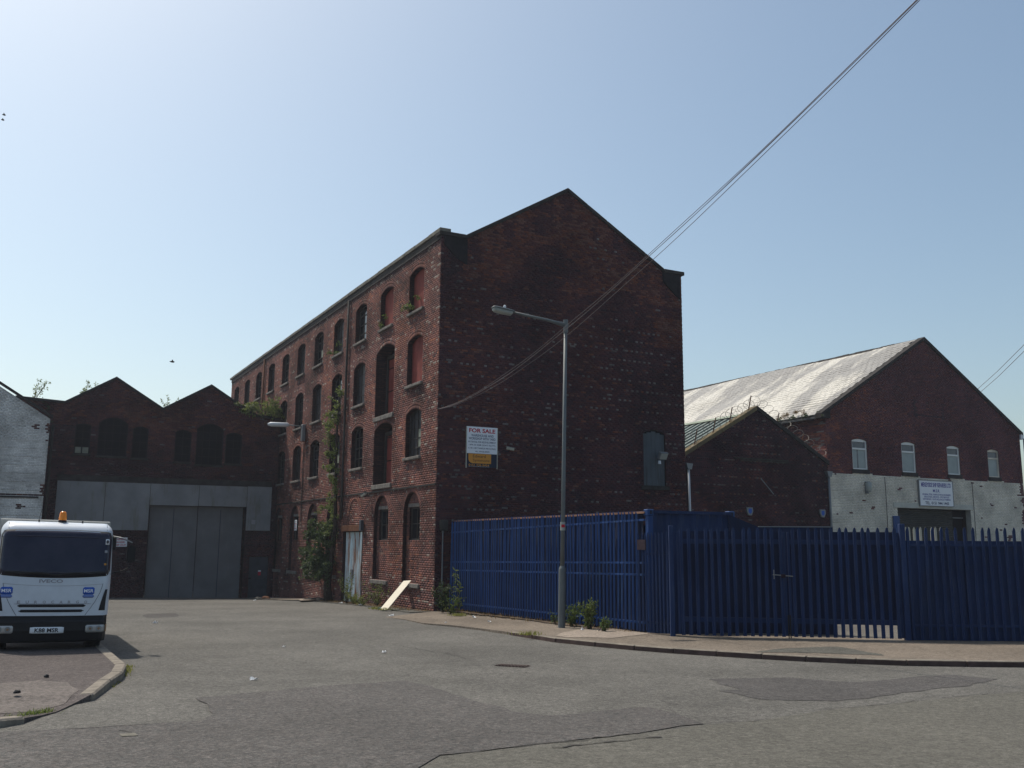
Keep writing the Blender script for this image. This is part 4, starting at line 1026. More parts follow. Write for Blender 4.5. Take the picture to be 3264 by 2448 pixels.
# roller shutter slats and the dark gap beside it
sh = MB(); slab(sh, Ro, V, nG, 26.3, 31.7, -1.2, 3.42, -.6, -.55); sh = sh.build('garage_opening', 'void', rb)
for k in range(42):
    z = 3.4 - .1 * (k + 1); mb = MB()
    mb.poly([Ro + V * 26.32 + Z * (z + a) + nG * d for a, d in ((.004, -.33), (.05, -.3), (.096, -.33), (.096, -.345), (.004, -.345))], V * 4.35); mb.build('shutter_slat', 'shutter', sh)
mb = MB(); slab(mb, Ro, V, nG, 30.9, 31.68, 3.0, 3.06, -.5, -.45); mb.build('rail', 'galv', sh)
mb = MB(); slab(mb, Ro, V, nG, 25.86, 26.27, -.8, 3.02, .03, .12)
bevel(tag(mb.build('guide_board', 'blue', rb), 'blue painted strip beside the garage opening'), .01)
# verges, ridge and slates
ridge_z = 12.2; SL = ((21.5, 7.75), (28.95, ridge_z)); RL = 33.0
for (sa, za), (sb, zb) in (((21.4, 7.78), (28.95, 12.27)), ((28.95, 12.27), (36.4, 7.72))):
    k = 9
    for j in range(k):
        f = lambda x: (sa + (sb - sa) * x, za + (zb - za) * x)
        a_, b_ = f((j + .004) / k), f((j + .996) / k); mb = MB()
        mb.poly([Ro + V * s + Z * z + nG * .1 for s, z in ((a_[0], a_[1] - .17), (b_[0], b_[1] - .17), (b_[0], b_[1]), (a_[0], a_[1]))], -nG * .4); mb.build('coping_stone', 'stone_dark', rb)
mb = MB(); patch(mb, Ro, V, nG, [(21.38, 7.55), (21.95, 7.55), (21.95, 7.95), (21.38, 7.75)], -.3, .12); mb.build('kneeler', 'stone_dark', rb)
mb = MB(); mb.box(Ro + V * 28.95 + Z * (ridge_z - .12) + U * .02, V * 7.4 + Z * -4.42, U * RL, (0, 0, -.1)); mb.box(Ro + V * 21.45 + Z * 7.62 + U * .02, V * 7.5 + Z * 4.44, U * RL, (0, 0, -.08)); mb.build('roof', 'slate', rb)
sd_ = (V * 7.45 + Z * 4.45); SLn = np.linalg.norm(sd_); sd_ = sd_ / SLn; nn_ = np.cross(U, sd_); nn_ = nn_ * (1 if nn_[2] > 0 else -1)
rows = int(SLn / .3); SV = []; SF = []; near = []
for r in range(rows + 1):
    x = .3 + (r % 2) * .18
    while x < RL:
        wv = .355; th = float(RNG.uniform(.005, .018)); sag = .05 * noise.noise(Vector((r * .12, x * .25, 2))) - .0
        o_ = Ro + V * 21.45 + Z * 7.72 + U * (x + .006) + sd_ * (r * .3 + float(RNG.normal() * .006)) + nn_ * (sag + .02)
        a = U * (wv - .012); b = sd_ * min(.34, SLn - r * .3 + .02); lift = nn_ * th
        P = [o_ + lift, o_ + a + lift, o_ + a + b + nn_ * .004, o_ + b + nn_ * .004, o_ - nn_ * .03, o_ + a - nn_ * .03]
        if x < 9 and r > 14 and len(near) < 300: near.append(P)
        else:
            i = len(SV); SV += P; SF += [(i, i + 1, i + 2, i + 3), (i, i + 4, i + 5, i + 1)]
        x += wv
me = bpy.data.meshes.new('slates'); me.from_pydata([tuple(p) for p in SV], [], SF); o = link('slates', me, rb, ['roof_silver']); o['kind'] = 'stuff'
for P in near:
    me = bpy.data.meshes.new('slate'); me.from_pydata([tuple(p) for p in P], [], [(0, 1, 2, 3), (0, 4, 5, 1)]); link('slate', me, rb, ['roof_silver'])
for k in range(72):
    mb = MB(); y = .4 + k * .45; c = Ro + V * 28.95 + Z * (ridge_z - .02 + float(RNG.uniform(-.012, .012))) + U * y
    mb.poly([c + V * a + Z * b for a, b in ((-.2, -.1), (-.07, .045), (.07, .045), (.2, -.1), (.17, -.12), (0, .0), (-.17, -.12))], U * .43); mb.build('ridge_tile', 'stone_dark', rb)
mb = MB(); slab(mb, Ro, V, nG, 36.2, 36.42, 7.35, 7.62, -33, .1); mb.build('gutter', 'white_pl', rb)
mb = MB(); mb.tube([Ro + V * 36.42 + nG * .1 + Z * z for z in (7.4, 5, 3, 1, -1)], .06, 8); mb.build('downpipe', 'galv', rb, True)
mb = MB(); slab(mb, Ro, V, nG, 35.9, 36.18, -2, 7.6, -33, -.03); mb.build('rear_wall', 'brick_dark', rb)
for s_ in (25.5, 31.95):
    mb = MB(); mb.tube([Ro + V * (s_ + .02 * math.sin(k)) + nG * .02 + Z * z for k, z in enumerate((4.9, 4, 3, 2, 1))], .014, 5); mb.build('conduit', 'frame_old', rb)

# ---- signs and fittings on the walls (things of their own)
def board(name, label, O, e, n, s0, s1, z0, z1, d=.04, m='white_board', cat='sign', fr=None):
    t = thing(name, label, cat, tuple(np.array(O) + e * (s0 + s1) / 2 + Z * z0))
    mb = MB(); slab(mb, O, e, n, s0, s1, z0, z1, .02, d); bevel(mb.build('panel', m, t), .006)
    if fr:
        for a, b, c_, dd_ in ((s0 - .03, s0, z0 - .03, z1 + .03), (s1, s1 + .03, z0 - .03, z1 + .03), (s0, s1, z0 - .03, z0), (s0, s1, z1, z1 + .03)):
            mb = MB(); slab(mb, O, e, n, a, b, c_, dd_, .02, d + .015); mb.build('frame', fr, t)
    return t
fs = board('for_sale_sign', 'white and orange for sale board high on the dark warehouse gable', C0, V, nG, 1.06, 2.2, 4.52, 5.42)
T = lambda s, sc, zc, w_, h_, m_, p, O=C0, b=.0, nm='lettering': text(s, O, V, nG, sc, zc, w_, h_, M[m_], p, nm, .041, b)
T('FOR SALE', 1.63, 5.29, .98, .14, 'txt_red', fs, b=.03)
T('WAREHOUSE AND', 1.64, 5.125, .84, .085, 'txt_navy', fs, b=.015); T('WORKSHOP WITH YARD', 1.63, 5.02, 1.0, .085, 'txt_navy', fs, b=.015)
T('POTENTIAL FOR REDEVELOPMENT', 1.63, 4.905, 1.02, .06, 'txt_navy', fs, b=.012); T('1,896.36 SQM (20,413 SQ FT)', 1.63, 4.80, .98, .065, 'txt_navy', fs, b=.012)
T('0.181 HECTARES(0.448 ACRES)', 1.63, 4.69, 1.02, .065, 'txt_navy', fs, b=.012); T('ALL ENQUIRIES', 1.64, 4.585, .54, .055, 'txt_navy', fs, b=.012)
mb = MB(); slab(mb, C0, V, nG, 1.07, 2.19, 4.07, 4.515, .02, .036); mb.build('lower_panel', 'navy', fs)
mb = MB(); patch(mb, C0, V, nG, [(1.13, 4.51), (1.13, 4.32), (1.16, 4.25), (1.21, 4.21), (1.28, 4.19), (1.97, 4.19), (1.97, 4.51)], .037, .042); mb.build('orange_panel', 'orange', fs)
text('Edward', C0, V, nG, 1.53, 4.43, .48, .1, M['txt_brown'], fs, d=.043, bold=.01); text('Symmons', C0, V, nG, 1.6, 4.28, .62, .12, M['txt_brown'], fs, d=.043, bold=.01)
text('0151 236 8454', C0, V, nG, 1.52, 4.135, .76, .07, M['orange'], fs, d=.038, bold=.01)
text('www.edwardsymmons.com', C0, V, nG, 1.52, 4.085, .76, .025, M['white_pl'], fs, d=.038)
for s_ in (1.045, 2.195):
    mb = MB(); slab(mb, C0, V, nG, s_, s_ + .02, 4.03, 5.42, .0, .045); mb.build('edge_strip', 'galv_pale', fs)
ms = board('company_sign', 'white company name board with blue lettering above the garage opening', Ro, V, nG, 27.83, 30.3, 3.58, 4.82, .1, fr='galv')
T2 = lambda s, sc, zc, w_, h_, m_, b: text(s, Ro, V, nG, sc, zc, w_, h_, M[m_], ms, 'lettering', .101, b)
T2('MERSEYSIDE SHIP REPAIRERS LTD', 29.07, 4.62, 2.2, .22, 'txt_blue', .03); T2('M.S.R.', 29.07, 4.33, .52, .15, 'txt_blue', .02)
T2('GENERAL STEEL FABRICATORS & ENGINEERS', 29.07, 4.14, 2.1, .085, 'txt_blue', .015); T2('INDUSTRIAL SERVICES - SITE SERVICES', 29.07, 4.02, 1.85, .085, 'txt_blue', .015)
T2('SHIP REPAIRS - PLATE ROLLING & FORMING', 29.07, 3.90, 2.05, .085, 'txt_blue', .015); T2('TEL. 0151 944 1443', 29.07, 3.71, 1.75, .15, 'txt_navy', .02)
dk = board('danger_sign', 'white keep out notice with red lettering beside the truck', Lo, E1, nL, 7.08, 7.72, 1.28, 1.72, .03)
for k, s in enumerate(('WARNING', 'DANGER', 'KEEP OUT')): text(s, Lo, -E1, nL, -7.4, 1.63 - .135 * k, .54 if k != 1 else .42, .085, M['txt_red'], dk, d=.031, bold=.02)
wn_ = board('wall_notice', 'small pale notice on the warehouse front past the ivy', C0, -U, nF, -17.02, -16.6, 2.1, 2.6, .03)
for k in range(4): 
    mb = MB(); slab(mb, C0, -U, nF, -16.98, -16.64, 2.5 - .1 * k, 2.53 - .1 * k, .0305, .033); mb.build('printed_line', 'txt_red' if k % 2 else 'badge', wn_)
# flood light
fl_ = thing('flood_light', 'square floodlight on the right side of the warehouse gable', 'floodlight', tuple(C0 + V * 9 + Z * 4.7 + nG * .2))
mb = MB(); mb.box(C0 + V * 8.83 + Z * 4.66 + nG * .18, V * .36, Z * .24 + nG * .14, nG * -.14 + Z * .06); bevel(mb.build('housing', 'galv', fl_), .02)
mb = MB(); mb.box(C0 + V * 8.86 + Z * 4.665 + nG * .187, V * .3, Z * .2 + nG * .117, nG * .006); mb.build('glass', 'lens', fl_)
mb = MB(); mb.tube([C0 + V * 9 + Z * 4.8 + nG * .0, C0 + V * 9 + Z * 4.75 + nG * .18], .03, 6); mb.build('bracket', 'black', fl_)
mb = MB(); mb.tube([C0 + V * 8.9 + Z * 4.5 + nG * .12, C0 + V * 8.9 + Z * 4.62 + nG * .12], [.06, .05], 8); mb.build('sensor', 'white_pl', fl_)
def cctv(p, d, label):
    t = thing('security_camera', label, 'camera', tuple(p), 'security cameras on the warehouse'); p = np.array(p); d = np.array(d) / np.linalg.norm(d)
    mb = MB(); mb.tube([p, p + d * .26], [.05, .05], 8); mb.build('housing', 'galv_pale', t)
    mb = MB(); mb.tube([p + d * .1 - Z * .04, p + d * .05 - Z * .12, p - d * .12 - Z * .1], .02, 6); mb.build('bracket', 'black', t)
    mb = MB(); s = np.cross(d, Z); mb.box(p + Z * .055 - s * .06 - d * .02, d * .33, s * .12, Z * .01); mb.build('sun_shield', 'galv', t); return t
cctv(C0 + V * 2.5 + Z * 4.75 + nG * .15, V * .8 + nG * .5 - Z * .2, 'small camera on the warehouse gable right of the for sale board')
cctv(C0 + U * 6.45 + Z * 3.42 + nF * .16, U * .8 + nF * .3 - Z * .35, 'small camera on the warehouse front above the entrance door')
for s_, l_ in ((16.8, 'blue and white alarm box on the dark store wall, left one'), (21.2, 'blue and white alarm box beside the store downpipe')):
    t = thing('alarm_box', l_, 'alarm', tuple(Mo + V * s_ + Z * 2.88), 'alarm boxes on the store')
    mb = MB(); patch(mb, Mo, V, nG, [(s_ - .17, 3.22), (s_ - .19, 3.05), (s_ - .1, 2.86), (s_ + .1, 2.86), (s_ + .19, 3.05), (s_ + .17, 3.22)], .0, .09); bevel(mb.build('cover', 'galv', t), .015)
    mb = MB(); patch(mb, Mo, V, nG, [(s_ - .09, 3.16), (s_ - .09, 3.0), (s_, 2.93), (s_ + .09, 3.0), (s_ + .09, 3.16)], .0905, .096); mb.build('badge', 'msr', t)
t = thing('bulkhead_lamp', 'grey security lamp on the cream wall left of the company sign', 'lamp', tuple(Ro + V * 24.3 + Z * 4.1))
mb = MB(); slab(mb, Ro, V, nG, 24.1, 24.2, 4.05, 4.62, .0, .2); bevel(mb.build('back_plate', 'galv', t), .02)
mb = MB(); mb.tube([Ro + V * (24.2 + .02) + nG * .14 + Z * z for z in (4.12, 4.2, 4.55, 4.62)], [.1, .14, .15, .08], 12); mb.build('bowl', 'lens', t, True)
# wall mounted street lantern on the warehouse front
t = thing('wall_lantern', 'long white lantern on an arm from the warehouse front', 'street lamp', tuple(C0 + U * 15.9 + nF * .1 + Z * 6.5))
mb = MB(); slab(mb, C0, U, nF, 15.75, 16.0, 6.3, 7.1, .03, .2); bevel(mb.build('control_box', 'galv', t), .02)
aend = C0 + U * 16.1 + nF * 1.25 + Z * 7.05
mb = MB(); mb.tube([C0 + U * 15.9 + nF * .1 + Z * 7.0, C0 + U * 15.95 + nF * .6 + Z * 7.04, aend], .03, 8); mb.build('arm', 'galv', t, True)
mb = MB(); dd2 = (nF * 1 + U * .2); dd2 = dd2 / np.linalg.norm(dd2)
mb.tube([aend - dd2 * .5 + Z * 0, aend - dd2 * .4, aend + dd2 * .35, aend + dd2 * .5], [.05, .11, .11, .05], 10); mb.build('lantern', 'white_pl', t, True)

# ================================================================== CONTAINER, FENCES, GATES
A1 = np.array([2.95, 21.3, 0]); A0 = np.array([-1.95, 31.15, 0]); dA = A1 - A0; LA = np.linalg.norm(dA); dA = dA / LA; pA = np.array([-dA[1], dA[0], 0])   # pA points away from the road
if pA[0] < 0: pA = -pA
Co = A1 + pA * .16 + dA * -.05
ct = thing('shipping_container', 'blue steel shipping container standing behind the tall palings', 'container', (*(Co - dA * 6 + pA * 1.2)[:2], gz(26)))
zc0, zc1 = gz(26) - .12, 2.33
def corr(mb, o, e, L, n, z0, z1, pitch=.28, dep=.035):
    k = int(L / pitch); p = []
    for i in range(k):
        x = i * L / k; q = L / k
        p += [(x, 0), (x + q * .3, 0), (x + q * .45, -dep), (x + q * .85, -dep)]
    p.append((L, 0))
    for (xa, da), (xb, db) in zip(p[:-1], p[1:]):
        mb.face([o + e * xa + n * da + Z * z0, o + e * xb + n * db + Z * z0, o + e * xb + n * db + Z * z1, o + e * xa + n * da + Z * z1])
mb = MB(); corr(mb, Co - dA * 11.9, dA, 11.7, -pA, zc0 + .15, zc1 - .08); mb.build('side_wall', 'blue_sheet', ct, fix=False)  # darker blue on this side paints in the shade of the palings
mb = MB(); corr(mb, Co + pA * .12, pA, 2.2, dA, zc0 + .15, zc1 - .08, .36); mb.build('end_wall', 'blue2', ct, fix=False)
mb = MB(); mb.box(Co - dA * 11.9 + Z * (zc1 - .06), dA * 11.9, pA * 2.44, Z * .03); mb.build('roof', 'blue2', ct)
mb = MB(); mb.box(Co - dA * 11.9 + pA * 2.3 + Z * zc0, dA * 11.8, pA * .1, Z * 2.7); mb.build('side_wall', 'blue2', ct)
for a in (0, 2.3):
    mb = MB(); mb.box(Co - dA * .12 + pA * a + Z * zc0, dA * .13, pA * .13, Z * (zc1 - zc0 - .14)); bevel(mb.build('corner_post', 'blue', ct), .01)
    mb = MB(); mb.box(Co - dA * .16 + pA * (a - .02) + Z * (zc1 - .14), dA * .18, pA * .17, Z * .15); bevel(mb.build('corner_casting', 'blue', ct), .015)
    mb = MB(); mb.box(Co + dA * .021 + pA * (a + .04) + Z * (zc1 - .1), dA * .004, pA * .04, Z * .08); mb.build('casting_hole', 'black', ct)
for n_, (o_, e_, L) in {'top_rail': (Co - dA * 11.9 - pA * .01, dA, 11.8), 'end_rail': (Co + pA * .12 + dA * .01, pA, 2.2)}.items():
    mb = MB(); mb.box(o_ + Z * (zc1 - .085), e_ * L, (-pA if n_ == 'top_rail' else dA) * .03, Z * (.045 if n_ == 'top_rail' else .07)); mb.build(n_, 'orange_edge' if n_ == 'top_rail' else 'blue2', ct)

def pale(name, base, e, n, z0, h, m, parent, w_=.068):
    """W-section steel pale with a three-point top, front towards n"""
    xs = [-.5, -.3, 0, .3, .5]; ds = [0, .016, .004, .016, 0]; tops = [h - .05, h - .005, h - .055, h - .005, h - .05]
    tops = [h - .085, h - .03, h, h - .03, h - .085]
    Vt = []; 
    for back_ in (0, 1):
        for lv in (0, 1):
            for x, d, tp in zip(xs, ds, tops): Vt.append(base + e * x * w_ + n * (d - .004 * back_) + Z * (z0 + (tp if lv else 0)))
    F = []
    for i in range(4): F += [(i, i + 1, 6 + i, 5 + i), (11 + i, 10 + i, 15 + i, 16 + i)]
    for i in range(4): F += [(5 + i, 6 + i, 16 + i, 15 + i), (i + 1, i, 10 + i, 11 + i)]
    F += [(0, 5, 15, 10), (9, 4, 14, 19)]
    me = bpy.data.meshes.new(name); o0 = base + Z * z0
    me.from_pydata([tuple(v - o0) for v in Vt], [], F); o = link(name, me, parent, [m])
    return o, o0
def put_pales(parent, p0, e, n, count, pitch, hfun, m, z0fun, w_=.068):
    inv = WMI(parent); protos = {}
    for k in range(count):
        b = p0 + e * (k * pitch); z0 = z0fun(b); h = hfun(k, b) - z0; key = round(h, 1)
        if key not in protos:
            o, o0 = pale('pale', np.zeros(3), e, n, 0, key, m, parent, w_); protos[key] = o.data; bpy.data.objects.remove(o)
        o = bpy.data.objects.new('pale', protos[key]); COL.objects.link(o); o.parent = parent; o.matrix_parent_inverse = inv
        tl = float(RNG.normal() * .007)
        o.location = Vector((b[0], b[1], z0)); o.rotation_euler = (float(RNG.normal() * .004), tl, float(RNG.normal() * .01)); o.scale = (1, 1, h / key)
def railm(parent, a, b, n, z, m='blue', hgt=.05, dep=.04, name='rail'):
    mb = MB(); d = b - a
    mb.box(np.array([a[0], a[1], z(a) if callable(z) else z]), [d[0], d[1], (z(b) - z(a)) if callable(z) else 0], -n * dep, Z * hgt); return mb.build(name, m, parent)
fa = thing('palisade_fence', 'tall blue palisade fence running from the warehouse corner past the lamp post', 'fence', (A0[0], A0[1], gz(31)), 'blue palisade fences')
nA = -pA
nP = int(LA / .155)
put_pales(fa, A0 + nA * .0, dA, nA, nP, .155, lambda k, b: zc1 - .02 - max(0, (b[1] - 29)) * .02 + float(RNG.normal() * .01), 'blue', lambda b: gz(b[1]) + .10 + float(RNG.uniform(0, .04)))
for hgt_ in (.27, 1.30, 1.56, 2.50):
    railm(fa, A0, A1, nA, lambda p: gz(p[1]) + hgt_, hgt=.045, dep=.045)
nbk = {}
for hgt_ in (.27, 1.30, 1.56, 2.50):                 # bolt heads between every pale: small angle cleats
    for k in range(nP):
        b = A0 + dA * ((k + .5) * .155); key = 'c'
        if key not in nbk:
            mb = MB(); mb.box(-dA * .022 + nA * .0 + Z * .0, dA * .044, nA * .02, Z * .04); o = mb.build('cleat', 'blue', None, origin=(0, 0, 0)); nbk[key] = o.data; bpy.data.objects.remove(o); inv = WMI(fa)
        if hgt_ == 2.5 or True:
            o = bpy.data.objects.new('rail_cleat', nbk[key]); COL.objects.link(o); o.parent = fa; o.matrix_parent_inverse = inv; o.location = Vector((b[0], b[1], gz(b[1]) + hgt_ + .003))
# return panel between the long fence and the gate
B0 = np.array([2.93, 21.15, 0]); B1 = np.array([3.42, 20.3, 0]); dB = (B1 - B0); LB = np.linalg.norm(dB); dB /= LB; nB = np.array([dB[1], -dB[0], 0])
if nB[0] > 0: nB = -nB
B0 = B0 + nB * .06
fb = thing('palisade_fence', 'short low blue palisade return between the long fence and the gate', 'fence', (B0[0], B0[1], gz(21)), 'blue palisade fences')
put_pales(fb, B0 - dB * .1, dB, nB, 10, .118, lambda k, b: gz(b[1]) + 2.24, 'blue2', lambda b: gz(b[1]) + .13)
for h_ in (.3, 1.75): railm(fb, B0, B1, nB, lambda p: gz(p[1]) + h_, 'blue2')
mb = MB(); slab(mb, B0 - dB * .12 + nB * .03, dB, nB, 0, .3, gz(21) + 1.86, gz(21) + 2.08, .0, .01); tag(mb.build('rust_patch', 'rust_dk', fb), 'brown strip near the top of the pales')
G0 = np.array([3.5, 20.25, 0]); G1 = np.array([7.93, 19.62, 0]); dG = G1 - G0; LG = np.linalg.norm(dG); dG /= LG; nGt = np.array([dG[1], -dG[0], 0])
def post(parent, p, h, m='blue2', s=.11, name='post'):
    mb = MB(); z0 = gz(p[1]); mb.box(p + np.array([-s / 2, -s / 2, z0]), (s, 0, 0), (0, s, 0), (0, 0, h)); return bevel(mb.build(name, m, parent), .01)
post(fb, G0 - dG * .12 - nGt * .02, 2.36, 'blue2', .1)
half = (LG - .04) / 2
for i, lab in enumerate(('left leaf of the blue palisade gate with the latch at its edge', 'right leaf of the blue palisade gate, sunlit ground showing below it')):
    a = G0 + dG * (i * (half + .04)); b = a + dG * half
    gl = thing('palisade_gate', lab, 'gate', (a[0], a[1], gz(20)), 'leaves of the palisade gate')
    put_pales(gl, a + dG * (.1 if i else .1) + nGt * .035, dG, nGt, 14, (half - .2) / 13, lambda k, b: gz(b[1]) + 2.33, 'blue2', lambda b: gz(b[1]) + .10 + .015, .075)
    zz = gz(20) + .0
    for h_, t_ in ((.38, .1), (1.98, .1)): railm(gl, a + dG * .05, b - dG * .05, nGt, gz(20) + h_, 'blue2', .1, .045)
    for q in (a, b - dG * .055):
        mb = MB(); mb.box(q + Z * (zz + .13), dG * .055, -nGt * .05, Z * 2.1); bevel(mb.build('stile', 'blue2', gl), .006)
    mb = MB(); mb.box(a + dG * .06 - nGt * .052 + Z * (zz + .46), dG * (half - .12), -nGt * .006, Z * 1.78); mb.build('backing_sheet', 'blue_sheet', gl)
    if i == 0:
        mb = MB(); mb.tube([b - dG * .28 + nGt * .07 + Z * (zz + 1.36), b + dG * .12 + nGt * .07 + Z * (zz + 1.33)], .013, 6); mb.build('bolt', 'galv', gl)
        mb = MB(); mb.tube([b - dG * .26 + nGt * .08 + Z * (zz + 1.46), b - dG * .26 + nGt * .08 + Z * (zz + 1.27)], .01, 6); mb.build('handle', 'galv', gl)
        mb = MB(); mb.box(b - dG * .12 + nGt * .06 + Z * (zz + 1.3), dG * .09, nGt * .03, Z * .07); mb.build('padlock', 'rust_dk', gl)
    mb = MB(); mb.tube([(b if i == 0 else a) + nGt * .02 + Z * (zz + .55), (b if i == 0 else a) + nGt * .02 + Z * (zz + .06)], .012, 6); mb.build('drop_bolt', 'black', gl)
fc = thing('palisade_fence', 'blue palisade fence backed with dark sheeting right of the gate', 'fence', (G1[0] + .2, G1[1], gz(19.6)), 'blue palisade fences')
D0 = G1 + dG * .11; D1 = np.array([16, 19.25, 0]); dD = D1 - D0; LD = np.linalg.norm(dD); dD /= LD; nD = np.array([dD[1], -dD[0], 0])
post(fc, G1 + dG * .062, 2.40, 'blue2', .11)
put_pales(fc, D0 + dD * .08, dD, nD, int(LD / .163), .163, lambda k, b: gz(b[1]) + 2.34, 'blue2', lambda b: gz(b[1]) + .09)
for h_ in (.35, 1.95): railm(fc, D0, D1, nD, lambda p: gz(p[1]) + h_, 'blue2')
k = 0; x = 0
while x < LD:
    L = min(1.22, LD - x); mb = MB(); mb.box(D0 + dD * (x - .05) - nD * .055 + Z * (gz(19.4) + .05), dD * (L + .04), -nD * .008, Z * 2.01); mb.build('backing_sheet', 'blue2', fc); x += L
for x in (2.75, 5.5): post(fc, D0 + dD * x - nD * .12, 2.1, 'blue2', .09)
# dark blue hoarding with a sloping end behind the gate, and bare galvanised pales beyond
hd = thing('sheet_hoarding', 'dark blue sheet hoarding with a sloping left end behind the gate', 'hoarding', (5.6, 23.3, gz(23)))
def hp(px_, py_, Y):
    d = ray(px_, py_); t = Y / d[1]; return np.array([d[0] * t, Y, d[2] * t + EYE])
q = [hp(2322, 1640, 22.4), hp(2418, 1680, 22.3), hp(2655, 1681, 22.0)]
pl = [np.array([q[0][0], q[0][1], gz(22)]), q[0], q[1], np.array([q[1][0], q[1][1], gz(22)])]
mb = MB(); mb.poly(pl, (0, .03, 0)); mb.build('sheet', 'blue_sheet', hd)
xx = np.linspace(0, 1, 5)
for a, b in zip(xx[:-1], xx[1:]):
    p0 = q[1] + (q[2] - q[1]) * a; p1 = q[1] + (q[2] - q[1]) * (b - .004); mb = MB()
    mb.poly([np.array([p0[0], p0[1], gz(22)]), p0, p1, np.array([p1[0], p1[1], gz(22)])], (0, .03, 0)); mb.build('sheet', 'blue_sheet', hd)
mb = MB(); mb.box(q[1] + np.array([0, -.02, 0]), q[2] - q[1], (0, .07, 0), (0, 0, .02)); mb.build('top_capping', 'galv', hd)
fg = thing('galvanised_fence', 'row of pale unpainted palisade tips behind the gate near the garage', 'fence', (9.6, 26.5, gz(26.5)))
g0 = hp(2866, 1679, 26.5); g1 = hp(3000, 1682, 26.4); eg = (g1 - g0); eg[2] = 0; lg_ = np.linalg.norm(eg); eg /= lg_
put_pales(fg, np.array([g0[0], g0[1], 0]), eg, np.array([0, -1., 0]), 9, lg_ / 8, lambda k, b: g0[2], 'galv_pale', lambda b: gz(26.5))
railm(fg, np.array([g0[0], g0[1], 0]), np.array([g1[0], g1[1], 0]), np.array([0, -1., 0]), gz(26.5) + 1.9, 'galv_pale')
railm(fg, np.array([g0[0], g0[1], 0]), np.array([g1[0], g1[1], 0]), np.array([0, -1., 0]), gz(26.5) + .3, 'galv_pale')

# ================================================================== STREET LAMP
lp = gp(1790, 1999, .085)
sl = thing('street_lamp', 'tall grey street lamp leaning slightly beside the blue fence', 'street lamp', tuple(lp))
tp = hp(1803, 1022, lp[1])
mb = MB(); ax = tp - lp; mb.tube([lp - Z * .05, lp + ax * (1.38 / 7.83), lp + ax * (1.43 / 7.83), lp + ax * (1.5 / 7.83)], [.086, .086, .08, .056], 20); mb.build('base_section', 'lamp', sl, False)
mb = MB(); mb.tube([lp + ax * (1.48 / 7.83), lp + ax * .5, tp], [.054, .047, .042], 16); mb.build('pole', 'lamp', sl, True)
ld_ = np.array([-.93, -.36, 0]); ld_ /= np.linalg.norm(ld_); j = tp - Z * .12
mb = MB(); mb.tube([j, j + ld_ * .5 + Z * .09, j + ld_ * 1.42 + Z * .2], [.055, .035, .026], 10); mb.build('arm', 'lamp', sl, True)
mb = MB(); mb.tube([tp - Z * .3, tp + Z * .02], [.058, .058], 14); mb.build('collar', 'lamp', sl, False)
hh = j + ld_ * 1.38 + Z * .19; up_ = np.array([0, 0, 1.]) + ld_ * -.13; sd2 = np.cross(ld_, Z); ldu = ld_ + Z * .13
def loft(name, rings, m, parent, smooth=True):
    mb = MB(); n = len(rings[0]); Vv = [p for r in rings for p in r]; F = []
    for i in range(len(rings) - 1):
        for k in range(n): F.append((i * n + k, i * n + (k + 1) % n, (i + 1) * n + (k + 1) % n, (i + 1) * n + k))
    F += [tuple(range(n))[::-1], tuple((len(rings) - 1) * n + k for k in range(n))]
    mb.mesh(Vv, F); return mb.build(name, m, parent, smooth)
def ringp(c, a, b, ra, rb, n=14, p=2.6, half_=0):
    out = []
    for k in range(n):
        t = 2 * math.pi * k / n; ca, sa = math.cos(t), math.sin(t)
        x = abs(ca) ** (2 / p) * (1 if ca >= 0 else -1); y = abs(sa) ** (2 / p) * (1 if sa >= 0 else -1)
        if half_ > 0: y = max(y, 0)
        if half_ < 0: y = min(y, 0)
        out.append(c + a * ra * x + b * rb * y)
    return out
xs_ = [(-.02, .05, .03), (.03, .105, .05), (.24, .12, .06), (.48, .115, .055), (.54, .10, .045), (.56, .06, .02)]
loft('canopy', [ringp(hh + ldu * x, sd2, up_, a, b, half_=1) for x, a, b in xs_], 'lamp', sl)
loft('bowl', [ringp(hh + ldu * x - up_ * .002, sd2, up_, a * .95, b * 1.2, half_=-1) for x, a, b in [(.04, .08, .03), (.07, .105, .075), (.25, .11, .085), (.48, .105, .08), (.53, .085, .05)]], 'lens', sl)
mb = MB(); c = hh + ldu * .25 + up_ * .06; mb.tube([c, c + up_ * .05, c + up_ * .075], [.035, .035, .015], 10); mb.build('photocell', 'white_pl', sl, False)
mb = MB(); q_ = lp + ax * (2.38 / 7.83); mb.tube([q_, q_ + Z * .2], [.062, .062], 16)
tag(mb.build('sticker', 'lens', sl), 'peeling pale sticker wrapped round the pole')
mb = MB(); mb.box(q_ + np.array([-.04, -.064, .27 - .2]), (.085, 0, 0), (0, .004, 0), (0, 0, .07)); mb.build('red_print', 'txt_red', sl)

